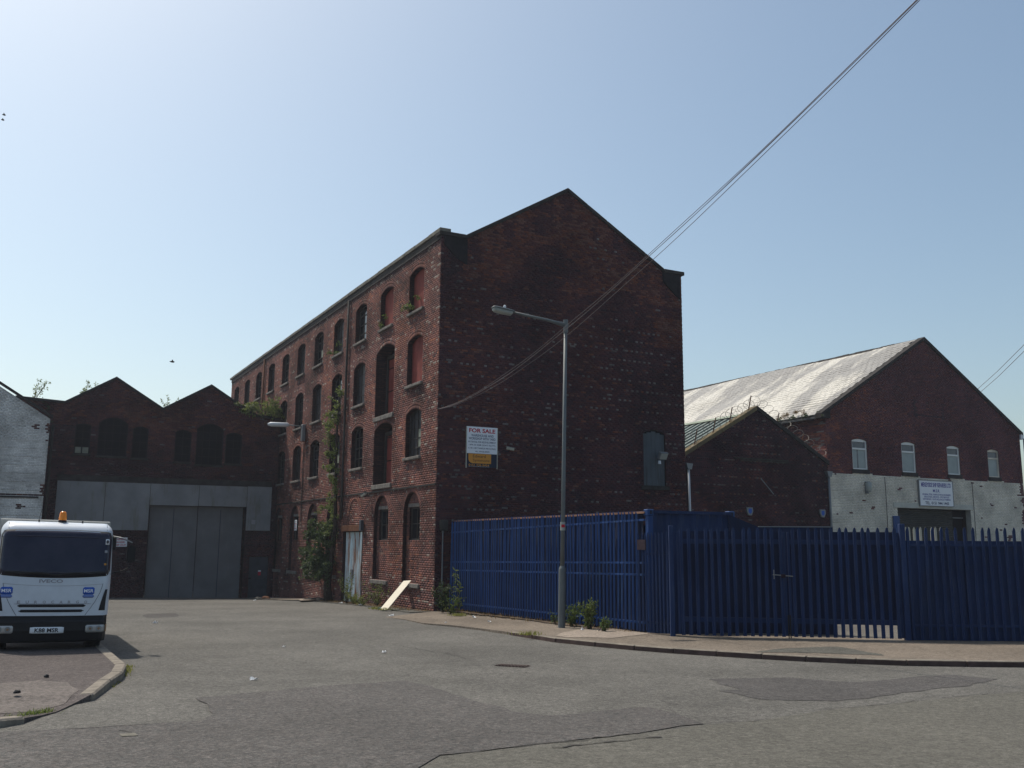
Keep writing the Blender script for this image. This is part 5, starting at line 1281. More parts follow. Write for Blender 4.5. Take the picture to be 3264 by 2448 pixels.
# ================================================================== OVERHEAD CABLES
cb = thing('overhead_cables', 'bundle of sagging cables crossing the sky to the warehouse corner', 'cable', tuple(C0 + Z * 5.96))
pb = np.array([-2.45, 30.93]); pq = np.array([7., 5.]); ed = (pq - pb); ed /= np.linalg.norm(ed)
sz = [(0, 5.94), (2.8, 5.76), (6.9, 6.03), (10.7, 6.46), (14.6, 6.90), (18.2, 7.5), (21.6, 8.18), (24.5, 8.85), (29, 10.1)]
cf = np.polyfit([a for a, b in sz], [b for a, b in sz], 4)
for i, (off, lat) in enumerate(((0, 0), (-.06, .02), (-.10, -.03), (-.20, .05))):
    P = []
    for k in range(60):
        s = 29 * k / 59; fan = min(1, s / 9) ** .8 * max(.12, 1 - max(0, s - 9) / 15); tw = .012 * math.sin(s * 1.3 + i)
        P.append(np.array([pb[0] + ed[0] * s + lat * fan, pb[1] + ed[1] * s, float(np.polyval(cf, s)) + off * fan + tw * fan + (.035 * (i == 3) * math.sin(s * .3) * fan)]))
    mb = MB(); mb.tube(P, .0055, 5, cap=False); mb.build('wire', 'cable', cb, True, fix=False)
mb = MB(); mb.tube([C0 + nG * .0 + V * .0 + Z * 5.94, C0 + nG * .12 - V * .03 + Z * 5.95], .03, 6); mb.build('wall_bracket', 'black', cb)
c2 = thing('distant_cables', 'pair of thin cables rising behind the right hand roof slope', 'cable', (33, 62, 12))
for a, b in ((( .55200, .21550), (.49719, .16574)), ((.5514, .20825), (.49854, .16133))):
    mb = MB(); Y0, Y1 = 56., 76.; p0 = np.array([a[0] * Y0, Y0, EYE + a[1] * Y0]); p1 = np.array([b[0] * Y1, Y1, EYE + b[1] * Y1]); d = p1 - p0
    mb.tube([p0 - d * .6, p0, p0 + d * .5 - Z * .08, p1, p1 + d * .5], .018, 5, cap=False); mb.build('wire', 'cable', c2)

# ================================================================== TRUCK
TY = 16.4
d_ = ray(342, 1990); tr_c = d_ * (TY / d_[1]); TS = .915; TX = .895
tcx = np.array([tr_c[0], tr_c[1], 0]) - V * .985 * TX
tz0 = EYE - (2086 - 1742) / FPX * (TY + .15) + .015
rl = R_(1.1); ex = V * math.cos(rl) - Z * math.sin(rl); ez = Z * math.cos(rl) + V * math.sin(rl); ey = U
def TP(x, y, z): return tcx + Z * tz0 + (ex * x * TX / TS + ey * y + ez * z) * TS
tk = thing('parked_truck', 'white flat nosed lorry with amber beacon parked on the pavement at the left', 'truck', tuple(TP(0, 0, .0)))
def setback(z):
    pts = [(.2, .06), (.55, .03), (.71, .0), (1.1, .015), (1.45, .05), (1.9, .16), (2.2, .25), (2.30, .33), (2.36, .45), (2.385, .6)]
    for (a, b), (c, d) in zip(pts[:-1], pts[1:]):
        if z <= c: return b + (d - b) * max(0, (z - a)) / (c - a)
    return pts[-1][1]
def bow(x): 
    a = abs(x); return .07 * a * a + (.20 * ((a - .84) / .145) ** 2.4 if a > .84 else 0)
def FS(x, z, off=0): return TP(x, setback(z) + bow(x) - off, z)
def cab_half(z): return .985 if z < 1.5 else .985 - .02 * (z - 1.5) / .7 if z < 2.2 else .97 - .10 * ((z - 2.2) / .185) ** 2
zs_ = [.71, .9, 1.1, 1.3, 1.45, 1.6, 1.8, 2.0, 2.15, 2.22, 2.27, 2.31, 2.34, 2.365, 2.385]
mb = MB(); nx = 40; Vv = []; F = []
for z in zs_:
    hw = cab_half(z)
    ring_ = [(hw * (-1 + 2 * i / nx)) for i in range(nx + 1)]
    Vv += [TP(-hw, 1.65, z)] + [TP(x, setback(z) + bow(x / hw * .985), z) for x in ring_] + [TP(hw, 1.65, z)]
n_ = nx + 3
for i in range(len(zs_) - 1):
    for k in range(n_): F.append((i * n_ + k, i * n_ + (k + 1) % n_, (i + 1) * n_ + (k + 1) % n_, (i + 1) * n_ + k))
F += [tuple(range(n_))[::-1], tuple((len(zs_) - 1) * n_ + k for k in range(n_))]
mb.mesh(Vv, F); cab = mb.build('cab', 'truck_white', tk, True)
try: cab.data.set_sharp_from_angle(angle=R_(40))
except Exception: pass
def fpatch(name, pts_fn, m, parent, off=.006, nx=24, nz=8, th=.004):
    """conformed patch: pts_fn(a,b) with a,b in 0..1 -> (x,z)"""
    mb = MB(); Vv = []; F = []
    for j in range(nz + 1):
        for i in range(nx + 1):
            x, z = pts_fn(i / nx, j / nz); Vv.append(FS(x, z, off))
    for j in range(nz):
        for i in range(nx): F.append((j * (nx + 1) + i, j * (nx + 1) + i + 1, (j + 1) * (nx + 1) + i + 1, (j + 1) * (nx + 1) + i))
    base = len(Vv)
    for j in range(nz + 1):
        for i in range(nx + 1):
            x, z = pts_fn(i / nx, j / nz); Vv.append(FS(x, z, off - th))
    bd = [i for i in range(nx + 1)] + [(j) * (nx + 1) + nx for j in range(1, nz + 1)] + [nz * (nx + 1) + i for i in range(nx - 1, -1, -1)] + [j * (nx + 1) for j in range(nz - 1, 0, -1)]
    for a, b in zip(bd, bd[1:] + bd[:1]): F.append((a, b, base + b, base + a))
    mb.mesh(Vv, F); return mb.build(name, m, parent, True, fix=True)
def rr(x0, x1, z0f, z1f, r):
    """rounded rectangle whose bottom / top can curve"""
    def f(a, b):
        x = x0 + (x1 - x0) * a; e = min(x - x0, x1 - x); c = r - math.sqrt(max(0, r * r - (r - e) ** 2)) if e < r else 0
        lo = z0f(x) + c; hi = z1f(x) - c; return x, lo + (hi - lo) * b
    return f
zb = lambda x: 1.405 + .055 * x * x; zt = lambda x: 2.222 - .03 * x * x
fpatch('windscreen_seal', rr(-.955, .955, lambda x: zb(x) - .03, lambda x: zt(x) + .025, .09), 'black', cab, .004, 48, 4)
ws_ = fpatch('windscreen', rr(-.935, .935, zb, zt, .075), 'screen', tk, .009, 48, 10)
M['dim'] = mat('dim_interior', (.021, .021, .038), .15, .35, var=.2, vscale=6)
fpatch('cab_rear_rail', rr(-.8, .8, lambda x: 2.10, lambda x: 2.125, .008), 'dim', ws_, .0105, 12, 1, .0008)
# stickers inside the glass, the dash line and the wiper
for x, z, w_, h_, m_ in ((.865, 2.04, .07, .105, 'white_board'), (.85, 1.86, .05, .05, 'badge'), (.855, 1.63, .055, .035, 'orange'), (.87, 1.75, .012, .5, 'seam')):
    fpatch('sticker', rr(x - w_ / 2, x + w_ / 2, lambda q: z - h_ / 2, lambda q: z + h_ / 2, .004), m_, ws_, .0125, 4, 2, .001)
fpatch('sticker_ring', rr(.84, .89, lambda q: 2.01, lambda q: 2.075, .024), 'seam', ws_, .0135, 8, 2, .0005)
fpatch('wiper', lambda a, b: (-.62 + 1.3 * a, zb(-.62 + 1.3 * a) + .012 + .03 * b + .03 * math.sin(a * 6.28) ** 2), 'black', tk, .03, 30, 1, .012)
fpatch('dashboard', lambda a, b: (-.88 + 1.76 * a, zb(-.88 + 1.76 * a) + .01 + (.035 + .02 * math.sin(a * 9)) * b), 'black', ws_, .0115, 30, 1, .001)
# seams: bonnet panel edges, roof cap line
def seam(pts, wd=.007, m='seam', parent=cab, name='panel_seam'):
    mb = MB()
    for (xa, za), (xb, zb_) in zip(pts[:-1], pts[1:]):
        dx, dz = xb - xa, zb_ - za; L = math.hypot(dx, dz); nx_, nz_ = -dz / L * wd / 2, dx / L * wd / 2
        mb.face([FS(xa - nx_, za - nz_, .003), FS(xb - nx_, zb_ - nz_, .003), FS(xb + nx_, zb_ + nz_, .003), FS(xa + nx_, za + nz_, .003)])
    return mb.build(name, m, parent, fix=False)
for sgn in (-1, 1):
    seam([(sgn * .84, 1.28), (sgn * .80, 1.12), (sgn * .72, .95), (sgn * .64, .82), (sgn * .57, .715)])
    seam([(sgn * .845, 2.245), (sgn * .85, 2.36)]); seam([(sgn * .955, 1.46), (sgn * .975, 1.44)])
seam([(x, 1.235 + .055 * x * x) for x in np.linspace(-.84, .84, 24)], .006, 'badge')
for x0, x1, z0, z1 in ((-.69, .45, .855, .905), (-.67, .42, .765, .815)):
    pass
fpatch('grille_slot', rr(-.57, .57, lambda x: .862, lambda x: .91, .02), 'black', tk, .004, 30, 2)
fpatch('grille_slot', rr(-.54, .54, lambda x: .772, lambda x: .82, .035), 'black', tk, .004, 30, 2)
fpatch('grille_trim', rr(-.63, .66, lambda x: .915, lambda x: .924, .003), 'badge', tk, .005, 30, 1)
for sgn in (-1, 1):
    fpatch('side_vent', lambda a, b: (sgn * ((.80 + .03 * b ** 2 + .06 * b) + (.115 - .07 * b) * a), .80 + .375 * b), 'black', tk, .005, 6, 8)
# lettering and stickers
cf_ = lambda off: (lambda x, z: FS(x, z, off))
text('IVECO', C0, V, nG, -.055, 1.32, .40, .062, M['badge'], tk, 'lettering', bold=.03, conf=cf_(.006))
for k, ch in enumerate('EUROCARGO'):
    text(ch, C0, V, nG, -.555 + k * 1.12 / 8, .952, .05, .048, M['badge'], tk, 'lettering', bold=.02, conf=cf_(.006))
for xc in (-.77, .60):
    hw_ = .1
    s1 = fpatch('logo_sticker', rr(xc - hw_, xc + hw_, lambda x: 1.085, lambda x: 1.215, .02), 'msr', tk, .005, 8, 3, .002)
    fpatch('logo_sticker_base', rr(xc - hw_, xc + hw_, lambda x: 1.025, lambda x: 1.083, .02), 'msr2', tk, .005, 8, 2, .002)
    text('MSR', C0, V, nG, xc, 1.15, .165, .06, M['white_board'], tk, 'lettering', bold=.015, conf=cf_(.0075))
# bumper, plate, lamps
def bump_y(x, z): return .0 + bow(x) * .9 - (.03 if z < .6 else 0)
mb = MB(); Vv = []; F = []; prof = [(.24, .10), (.27, .03), (.45, -.03), (.60, -.03), (.63, .0), (.70, .03), (.715, .05)]
xb = np.linspace(-1, 1, 31)
for x in xb:
    for z, y in prof: Vv.append(TP(x * .975, y + bow(x * .985), z))
    Vv.append(TP(x * .975, .5, .715)); Vv.append(TP(x * .975, .5, .24))
n_ = len(prof) + 2
for i in range(30):
    for k in range(n_): F.append((i * n_ + k, (i + 1) * n_ + k, (i + 1) * n_ + (k + 1) % n_, i * n_ + (k + 1) % n_))
F += [tuple(range(n_)), tuple(30 * n_ + k for k in range(n_))[::-1]]
mb.mesh(Vv, F); bm_ = mb.build('bumper', 'black', tk)
def bpatch(name, f, m, parent, off, nx=10, nz=3, th=.01):
    mb = MB(); Vv = []; F = []
    g = lambda x, z, o: TP(x, -.03 + bow(x) - o, z)
    for o_ in (off, off - th):
        for j in range(nz + 1):
            for i in range(nx + 1): x, z = f(i / nx, j / nz); Vv.append(g(x, z, o_))
    for j in range(nz):
        for i in range(nx): a = j * (nx + 1) + i; F.append((a, a + 1, a + nx + 2, a + nx + 1))
    B_ = (nx + 1) * (nz + 1); bd = [i for i in range(nx + 1)] + [j * (nx + 1) + nx for j in range(1, nz + 1)] + [nz * (nx + 1) + i for i in range(nx - 1, -1, -1)] + [j * (nx + 1) for j in range(nz - 1, 0, -1)]
    for a, b in zip(bd, bd[1:] + bd[:1]): F.append((a, b, B_ + b, B_ + a))
    mb.mesh(Vv, F); return mb.build(name, m, parent, True)
pl_ = bpatch('number_plate', rr(-.325, .235, lambda x: .408, lambda x: .518, .006), 'white_board', tk, .012)
text('K88 MSR', C0, V, nG, -.047, .463, .40, .072, M['black'], pl_, 'lettering', bold=.03, conf=lambda x, z: TP(x, -.03 + bow(x) - .0135, z))
for sgn in (-1, 1):
    q = sorted((sgn * .60, sgn * .94))
    hl = bpatch('headlight', rr(q[0], q[1], lambda x: .412, lambda x: .545, .02), 'chrome', tk, .008, 16)
    for xo, r in ((.685, .048), (.83, .052)):
        P = [(sgn * xo + r * math.cos(t), .478 + r * math.sin(t)) for t in np.linspace(0, 2 * math.pi, 15)[:-1]]
        mb = MB(); mb.face([TP(x, -.03 + bow(x) - .0095, z) for x, z in P]); mb.build('reflector', 'galv', hl, fix=False)
        P = [(sgn * xo + r * .45 * math.cos(t), .478 + r * .45 * math.sin(t)) for t in np.linspace(0, 2 * math.pi, 11)[:-1]]
        mb = MB(); mb.face([TP(x, -.03 + bow(x) - .0105, z) for x, z in P]); mb.build('bulb', 'bulb', hl, fix=False)
    mb = MB(); q2 = sgn * .945
    mb = MB(); mb.box(TP(sgn * .945, .10, .42), ex * .022 * sgn, ey * .1, ez * .115); mb.build('indicator', 'bulb', tk)
# wheels, axle, underbody, load body
for sgn in (-1, 1):
    for wy in (.82, 4.3):
        c = TP(sgn * .80, wy, .415); r = .40
        gzw = None
        mb = MB(); prof2 = [(-.115, .24), (-.125, .36), (-.09, r), (.09, r), (.125, .36), (.115, .24)]
        Vv = []; F = []; n = 28
        for a in range(n):
            t = 2 * math.pi * a / n
            for x, q in prof2: Vv.append(c + (ex * x + (ey * math.cos(t) + ez * math.sin(t)) * q) * TS)
        for a in range(n):
            for k in range(5): F.append((a * 6 + k, ((a + 1) % n) * 6 + k, ((a + 1) % n) * 6 + k + 1, a * 6 + k + 1))
        mb.mesh(Vv, F); wl = mb.build('wheel', 'rubber', tk, True)
        mb = MB(); mb.tube([c - ex * .1 * TS, c + ex * .1 * TS], .245 * TS, 20); mb.build('rim', 'badge', wl)
mb = MB(); mb.box(TP(-.7, .82, .38), ex * 1.4 * TX, ey * .1, ez * .1); mb.build('axle', 'black', tk)
for x in (-.4, .34): mb = MB(); mb.box(TP(x, .3, .5), ex * .07, ey * 5.6, ez * .2); mb.build('chassis_rail', 'black', tk)
mb = MB(); mb.box(TP(-.9, .3, .55), ex * 1.8 * TX, ey * 1.2, ez * .16); mb.build('underbody', 'black', tk)
mb = MB(); mb.box(TP(-1.01, 1.75, .85), ex * 2.035 * TX, ey * 4.6 * TS, ez * 1.60 * TS); bevel(mb.build('load_body', 'truck_cream', tk), .02)
# beacon, mirror, aerial, steps
bc = TP(.055, .62, 2.385)
mb = MB(); mb.tube([bc, bc + ez * .035], [.07, .065], 14); bb = mb.build('beacon_base', 'black', tk)
mb = MB(); mb.tube([bc + ez * .035, bc + ez * .06, bc + ez * .16, bc + ez * .185], [.062, .064, .052, .035], 16); mb.build('beacon', 'amber', tk, True)
for x in (-.35, .41): mb = MB(); mb.tube([TP(x, .58, 2.38), TP(x, .58, 2.42)], .012, 6); mb.build('roof_stud', 'black', tk)
mb = MB(); mb.tube([TP(-.36, .6, 2.39), TP(-.32, .62, 2.62)], .004, 4); mb.build('aerial', 'black', tk)
for sgn in (-1, 1):
    mb = MB(); mb.tube([TP(sgn * .985, .62, 2.15), TP(sgn * 1.15, .50, 2.12), TP(sgn * 1.33, .42, 2.04)], .013, 8); ar = mb.build('mirror_arm', 'galv', tk, True)
    mb = MB(); mb.tube([TP(sgn * .985, .62, 1.45), TP(sgn * 1.2, .48, 1.5), TP(sgn * 1.33, .42, 1.58)], .012, 8); mb.build('mirror_arm', 'black', tk, True)
    mb = MB(); mb.box(TP(sgn * 1.33 - .08, .43, 1.66), ex * .14, ey * .1, ez * .30); bevel(mb.build('mirror', 'black', tk), .03, 2)
    mb = MB(); mb.box(TP(sgn * 1.0 - .03, .5, 1.9), ex * .07, ey * .16, ez * .22); bevel(mb.build('mirror_mount', 'black', tk), .02)

# ================================================================== VEGETATION
def leaves(name, m, parent, clumps, size=(.06, .12), tone_shift=0, narrow=.45, droop=.3):
    """clumps: (centre, (rx,ry,rz), count); each leaf is a folded blade of two quads"""
    VV = []; FF = []; TT = []
    for c, r, k in clumps:
        c = np.array(c, float); r = np.array(r, float)
        sub = RNG.normal(size=(max(3, k // 26), 3)); sub /= np.linalg.norm(sub, axis=1)[:, None]
        for i in range(k):
            s = sub[RNG.integers(len(sub))] * RNG.uniform(.35, 1.0); p = c + (s + RNG.normal(size=3) * .2) * r
            L = RNG.uniform(*size); d = RNG.normal(size=3); d[2] -= droop; d /= np.linalg.norm(d)
            w_ = np.cross(d, RNG.normal(size=3)); w_ /= max(1e-6, np.linalg.norm(w_)); w_ *= L * narrow / 2; nn = np.cross(d, w_); nn = nn / max(1e-6, np.linalg.norm(nn)) * L * .12
            b = len(VV); VV += [p, p + d * L * .5 + w_ + nn, p + d * L, p + d * L * .5 - w_ + nn, p + d * L * .5 - nn * .3]
            FF += [(b, b + 1, b + 2, b + 4), (b, b + 4, b + 2, b + 3)]
            t = float(np.clip(.5 + RNG.normal() * .22 + tone_shift, 0, 1)); TT += [t, t]
    me = bpy.data.meshes.new(name); me.from_pydata([tuple(p) for p in VV], [], FF)
    a = me.attributes.new('tone', 'FLOAT', 'FACE'); a.data.foreach_set('value', TT)
    return link(name, me, parent, [m])
def plant(name, label, cat, base, h, stems, spread, m='leaf', per=22, size=(.05, .11), group=None, lean=(0, 0), narrow=.35, z=None):
    base = np.array(base, float); t = thing(name, label, cat, tuple(base), group)
    cl = []; mb = MB()
    for s in range(stems):
        a = RNG.uniform(0, 6.28); hh_ = h * RNG.uniform(.6, 1.0); rd = spread * RNG.uniform(.3, 1.5)
        tip = base + np.array([math.cos(a) * rd + lean[0], math.sin(a) * rd * .7 + lean[1], hh_]); mid = base * .5 + tip * .5 + np.array([0, 0, hh_ * .08])
        mb.tube([base + RNG.normal(size=3) * np.array([.03, .03, 0]), mid, tip], [.009, .006, .003], 4, cap=False)
        for q in np.linspace(.25, 1, 6):
            p = base * (1 - q) + tip * q; cl.append((p, (.03 + .02 * h, .03 + .02 * h, .05 + .03 * h), max(2, per // 9)))
    mb.build('stem', 'stem', t, fix=False); leaves('leaves', m, t, cl, size, 0, narrow); return t
g1 = gp(1412, 1952, .05)
plant('wild_bush', 'leafy green bush at the warehouse corner where the blue fence starts', 'bush', g1, .95, 13, .26, 'leaf_dk', 66, (.07, .13))
plant('wild_bush', 'low spreading green weed at the foot of the fence next to the corner bush', 'plant', gp(1440, 1958, .05), .5, 9, .3, 'leaf', 40, (.06, .1))
plant('tall_weed', 'tall thin weed with narrow leaves in front of the blue fence', 'weed', gp(1462, 1957, .06), 1.25, 2, .12, 'leaf_ol', 70, (.09, .16), narrow=.3)
plant('wild_bush', 'blue green bush just right of the street lamp', 'bush', gp(1822, 1995, .09), .5, 10, .17, 'leaf', 54, (.06, .11), group='weeds along the blue fence')
plant('wild_bush', 'yellow green feathery bush between lamp post and small weed', 'bush', gp(1878, 2005, .09), .62, 13, .2, 'leaf_ol', 60, (.06, .12), group='weeds along the blue fence')
plant('wild_bush', 'small dark weed rightmost of the plants along the blue fence', 'weed', gp(1922, 2012, .09), .3, 9, .14, 'leaf', 40, (.05, .09), group='weeds along the blue fence')
plant('wild_bush', 'small weed just left of the street lamp', 'weed', gp(1768, 1988, .09), .36, 5, .14, 'leaf', 26, (.05, .09), group='weeds along the blue fence')
plant('wild_bush', 'reddish green bush behind the leaning cream plank', 'bush', fp(4.3, .35) + Z * .02, .85, 14, .42, 'leaf_ol', 50, (.05, .1))
plant('wild_bush', 'ragged olive weed before the rusty entrance door', 'weed', fp(7.35, .45) + Z * .02, 1.15, 10, .32, 'leaf_ol', 48, (.06, .11))
plant('wild_bush', 'bright yellow green clump on the verge by the entrance door', 'weed', fp(6.5, .4) + Z * .02, .42, 14, .3, 'leaf_yel', 50, (.05, .1))
plant('wild_bush', 'low olive weed under the arched window left of the plank', 'weed', fp(5.3, .55) + Z * .02, .38, 10, .36, 'leaf_ol', 40, (.05, .09))
# climber with its dark bush on the warehouse front
iv = thing('climbing_shrub', 'tall climbing shrub with a dark leafy bush at its foot on the warehouse front', 'shrub', tuple(fp(10.3, .25)))
b0 = fp(10.35, .25); mb = MB()
mb.tube([b0 - Z * .1, fp(10.5, .3, -.2), fp(10.3, .22, .9), fp(10.15, .15, 2.2), fp(10.4, .12, 3.6), fp(10.5, .12, 5.2), fp(10.6, .1, 6.8), fp(10.1, .1, 7.9)], [.2, .16, .1, .08, .07, .05, .04, .02], 8); mb.build('trunk', 'bark', iv, True)
mb = MB()
for k in range(5): mb.tube([fp(10.6, .25, -.1 + .1 * k), fp(10.9 + .25 * k, .5, .4 + .1 * k), fp(11.6 + .4 * k, .6, .7 + .12 * k)], [.05, .03, .015], 6)
mb.build('branch', 'bark', iv)
cl = []
for k in range(90):
    t_ = RNG.uniform(9.9, 13.0); z_ = RNG.uniform(.05, 2.4)
    if abs((t_ - 11.3) / 1.65) ** 2 + abs((z_ - 1.2) / 1.15) ** 2 < 1: cl.append((fp(t_, RNG.uniform(.15, .95), z_), (.26, .26, .22), 80))
cl += [(fp(12.8, .6, .85), (.3, .25, .3), 90), (fp(11.2, .4, .1), (.35, .25, .15), 60), (fp(10.6, .45, 1.5), (.4, .3, .6), 160), (fp(10.2, .4, .3), (.3, .3, .5), 90)]
leaves('foliage', 'leaf_dk', iv, cl, (.07, .15), .08, .6)
cl = []
for z_, t_, w_, k in ((2.0, 10.3, .55, 200), (2.4, 10.5, .6, 260), (2.8, 10.5, .5, 200), (3.2, 10.2, .4, 150), (3.6, 10.1, .4, 140), (4.0, 10.2, .3, 70), (4.4, 10.4, .38, 130), (4.8, 10.65, .5, 220), (5.2, 10.7, .55, 240), (5.6, 10.65, .45, 170), (6.0, 10.8, .45, 190), (6.4, 10.95, .55, 240), (6.8, 10.9, .6, 260), (7.15, 10.75, .42, 140), (7.5, 10.3, .34, 90), (7.95, 10.1, .4, 130)):
    for q in range(3): cl.append((fp(t_ + RNG.normal() * w_ * .35, .12 + abs(RNG.normal()) * w_ * .45, z_ + RNG.normal() * .1), (w_ * .4, w_ * .4, .2), k // 3))
leaves('creeper', 'leaf_ol', iv, cl, (.06, .14), 0, .5)
# roof-top growth
def roofbush(label, p, r, k, m='leaf_ol', group='shrubs growing from the old roofs', h=.5):
    t = thing('roof_shrub', label, 'shrub', tuple(p), group); p = np.array(p); mb = MB(); cl = []
    for i in range(max(4, k // 70)):
        tip = p + RNG.normal(size=3) * np.array([r * .5, r * .5, 0]) + Z * RNG.uniform(.4, 1) * h * 2; mb.tube([p, (p + tip) / 2 + Z * .05, tip], [.015, .01, .004], 4, cap=False)
        for q in (.45, .65, .82, 1): cl.append((p * (1 - q) + tip * q, (.11, .11, .12), max(3, k // (4 * max(4, k // 70)))))
    mb.build('stem', 'stem', t, fix=False); leaves('foliage', m, t, cl, (.07, .15), .1, .38); return t
roofbush('thin shrub on the flat parapet above the white building', Lo + E1 * 11.6 + Z * 8.0 - nL * .3, .5, 170, h=.55)
roofbush('feathery shrub at the left foot of the left gable', Lo + E1 * 9.5 + Z * 8.2 - nL * .8, .7, 300, h=.6)
roofbush('sparse shrub in the valley between the twin gables', Lo + E1 * 5.6 + Z * 7.9 - nL * .5, .6, 120, h=.45)
t = thing('roof_shrub', 'dense olive green shrub on the workshop wall against the warehouse front', 'shrub', tuple(Lo + E1 * .8 + Z * 8.0), 'shrubs growing from the old roofs')
cl = [(Lo + E1 * float(RNG.uniform(-.05, 2.0)) + Z * float(RNG.uniform(7.95, 8.75)) - nL * float(RNG.uniform(-.4, .5)), (.34, .34, .26), 75) for k in range(26)]
cl += [(Lo + E1 * .3 + Z * 8.95 - nL * .1, (.3, .3, .25), 70), (Lo + E1 * 2.4 + Z * 8.6 - nL * -.1, (.25, .25, .15), 40)]
leaves('foliage', 'leaf_ol', t, cl, (.08, .16), 0, .5)
mb = MB()
for k in range(7): a = RNG.normal(size=2) * .5; mb.tube([Lo + E1 * .9 + Z * 7.9, Lo + E1 * (.9 + a[0]) + Z * 8.4 - nL * a[1] * .5, Lo + E1 * (.9 + a[0] * 1.5) + Z * 8.8 - nL * a[1] * .7], [.03, .02, .008], 5)
mb.build('branch', 'bark', t)
cl = [(Lo + E1 * s_ + Z * z_ + nL * .05, (.2, .15, .2), 40) for s_, z_ in ((11.0, 7.6), (10.9, 7.2), (11.2, 7.9))]
t = thing('wall_weed', 'dark weed hanging on the brickwork above the white wall', 'weed', tuple(Lo + E1 * 11 + Z * 7.5)); leaves('foliage', 'leaf_dk', t, cl, (.06, .12))
for tt, lab, k, zz in ((2.55, 'small green plant rooted on the sill of the topmost window nearest the corner', 150, 9.75), (5.75, 'small plant on the sill of the second top floor window from the corner', 60, 9.72), (11.65, 'leafy plant in the fourth top floor window from the corner', 110, 9.75)):
    t = thing('sill_plant', lab, 'plant', tuple(C0 + U * tt + Z * zz + nF * .02), 'plants rooted on window sills')
    leaves('leaves', 'leaf', t, [(C0 + U * tt + Z * (zz + .14) + nF * .08, (.26, .16, .14), k), (C0 + U * (tt - .35) + Z * (zz + .45) - nF * .05, (.12, .1, .14), k // 4)], (.06, .12), .1)
    mb = MB(); mb.tube([C0 + U * tt + Z * zz - nF * .05, C0 + U * tt + Z * (zz + .25) + nF * .05], .01, 4); mb.build('stem', 'stem', t)
t = thing('roof_weed', 'dry brown weed in the gutter of the silvery workshop roof', 'weed', tuple(Ro + V * 21.7 + U * 2.4 + Z * 7.85))
M['dry'] = leaf_mat('leaf_dry', (.10, .06, .02), (.25, .17, .07)); leaves('foliage', 'dry', t, [(Ro + V * 21.6 + U * (1.3 + .5 * k) + Z * (7.93 - .02 * k), (.2, .3, .13), 90) for k in range(4)], (.06, .16), 0, .15, -.8)
leaves('creeper', 'leaf_dk', t, [(Ro + V * 21.6 + U * (.3 + .9 * k) + Z * 7.72, (.1, .5, .14), 110) for k in range(9)], (.06, .14))
t = thing('wall_creeper', 'thin dark creeper on the ribbed roof beside the warehouse', 'plant', tuple(Mo + V * 13.6 + U * 1.2 + Z * 5.6))
leaves('foliage', 'leaf_dk', t, [(Mo + V * (13.8 + .3 * k) + U * (1.4 + .5 * k) + Z * (5.9 + .22 * k), (.2, .2, .3), 50) for k in range(4)], (.05, .11), 0, .3)
def tufts(name, pts, per, m, hgt=(.05, .12), wd=.35):
    VV = []; FF = []; TT = []
    for p in pts:
        for i in range(per):
            q = p + np.array([RNG.normal() * wd * .4, RNG.normal() * wd * .3, 0]); h = RNG.uniform(*hgt); a = RNG.uniform(0, 6.28); l = RNG.normal(size=2) * h * .5
            w_ = np.array([math.cos(a), math.sin(a), 0]) * .008; b = len(VV)
            VV += [q - w_, q + w_, q + np.array([l[0], l[1], h])]; FF.append((b, b + 1, b + 2)); TT.append(float(RNG.uniform(0, 1)))
    me = bpy.data.meshes.new(name); me.from_pydata([tuple(p) for p in VV], [], FF); a = me.attributes.new('tone', 'FLOAT', 'FACE'); a.data.foreach_set('value', TT)
    return tag(link(name, me, None, [m]), kind='stuff')
kg = []
for a, b in (((395, 2138), (350, 2172)), ((350, 2172), (330, 2190)), ((400, 2122), (392, 2142))):
    for k in range(7): kg.append(gp(a[0] + (b[0] - a[0]) * k / 7 + 6, a[1] + (b[1] - a[1]) * k / 7 + 3, .0))
tag(tufts('kerb_grass', kg, 20, 'leaf_yel', (.02, .06), .12), 'yellow green grass growing along the foot of the curved kerb', 'grass')
kg = [gp(80 + k * 9, 2286 - k * 1.6, .0) for k in range(9)] + [gp(30 + k * 20, 2296, 0) for k in range(3)]
tag(tufts('gutter_grass', kg, 22, 'leaf_ol', (.02, .08), .10), 'thin dry grass in the gutter of the lower left kerb', 'grass')
vg = [fp(t_, RNG.uniform(.05, .5)) + Z * .02 for t_ in np.arange(.2, 14, .35)] + [A0 + dA * s + nA * RNG.uniform(.05, .3) + Z * (gz((A0 + dA * s)[1]) + .06) for s in np.arange(.3, 11, .4)]
tag(tufts('verge_weeds', vg, 26, 'dry', (.03, .13), .4), 'dry brown grass and weeds along the wall and fence foot', 'weeds')
tag(tufts('bright_grass', [gp(1458, 1962, .06), gp(1466, 1963, .06), fp(1.6, 1.25) + Z * .04, fp(2.0, 1.2) + Z * .04, fp(1.2, 1.2) + Z * .04, gp(1686, 2023, .09)], 150, 'leaf_yel', (.04, .1), .3), 'bright green grass tufts on the pavement edge', 'grass')

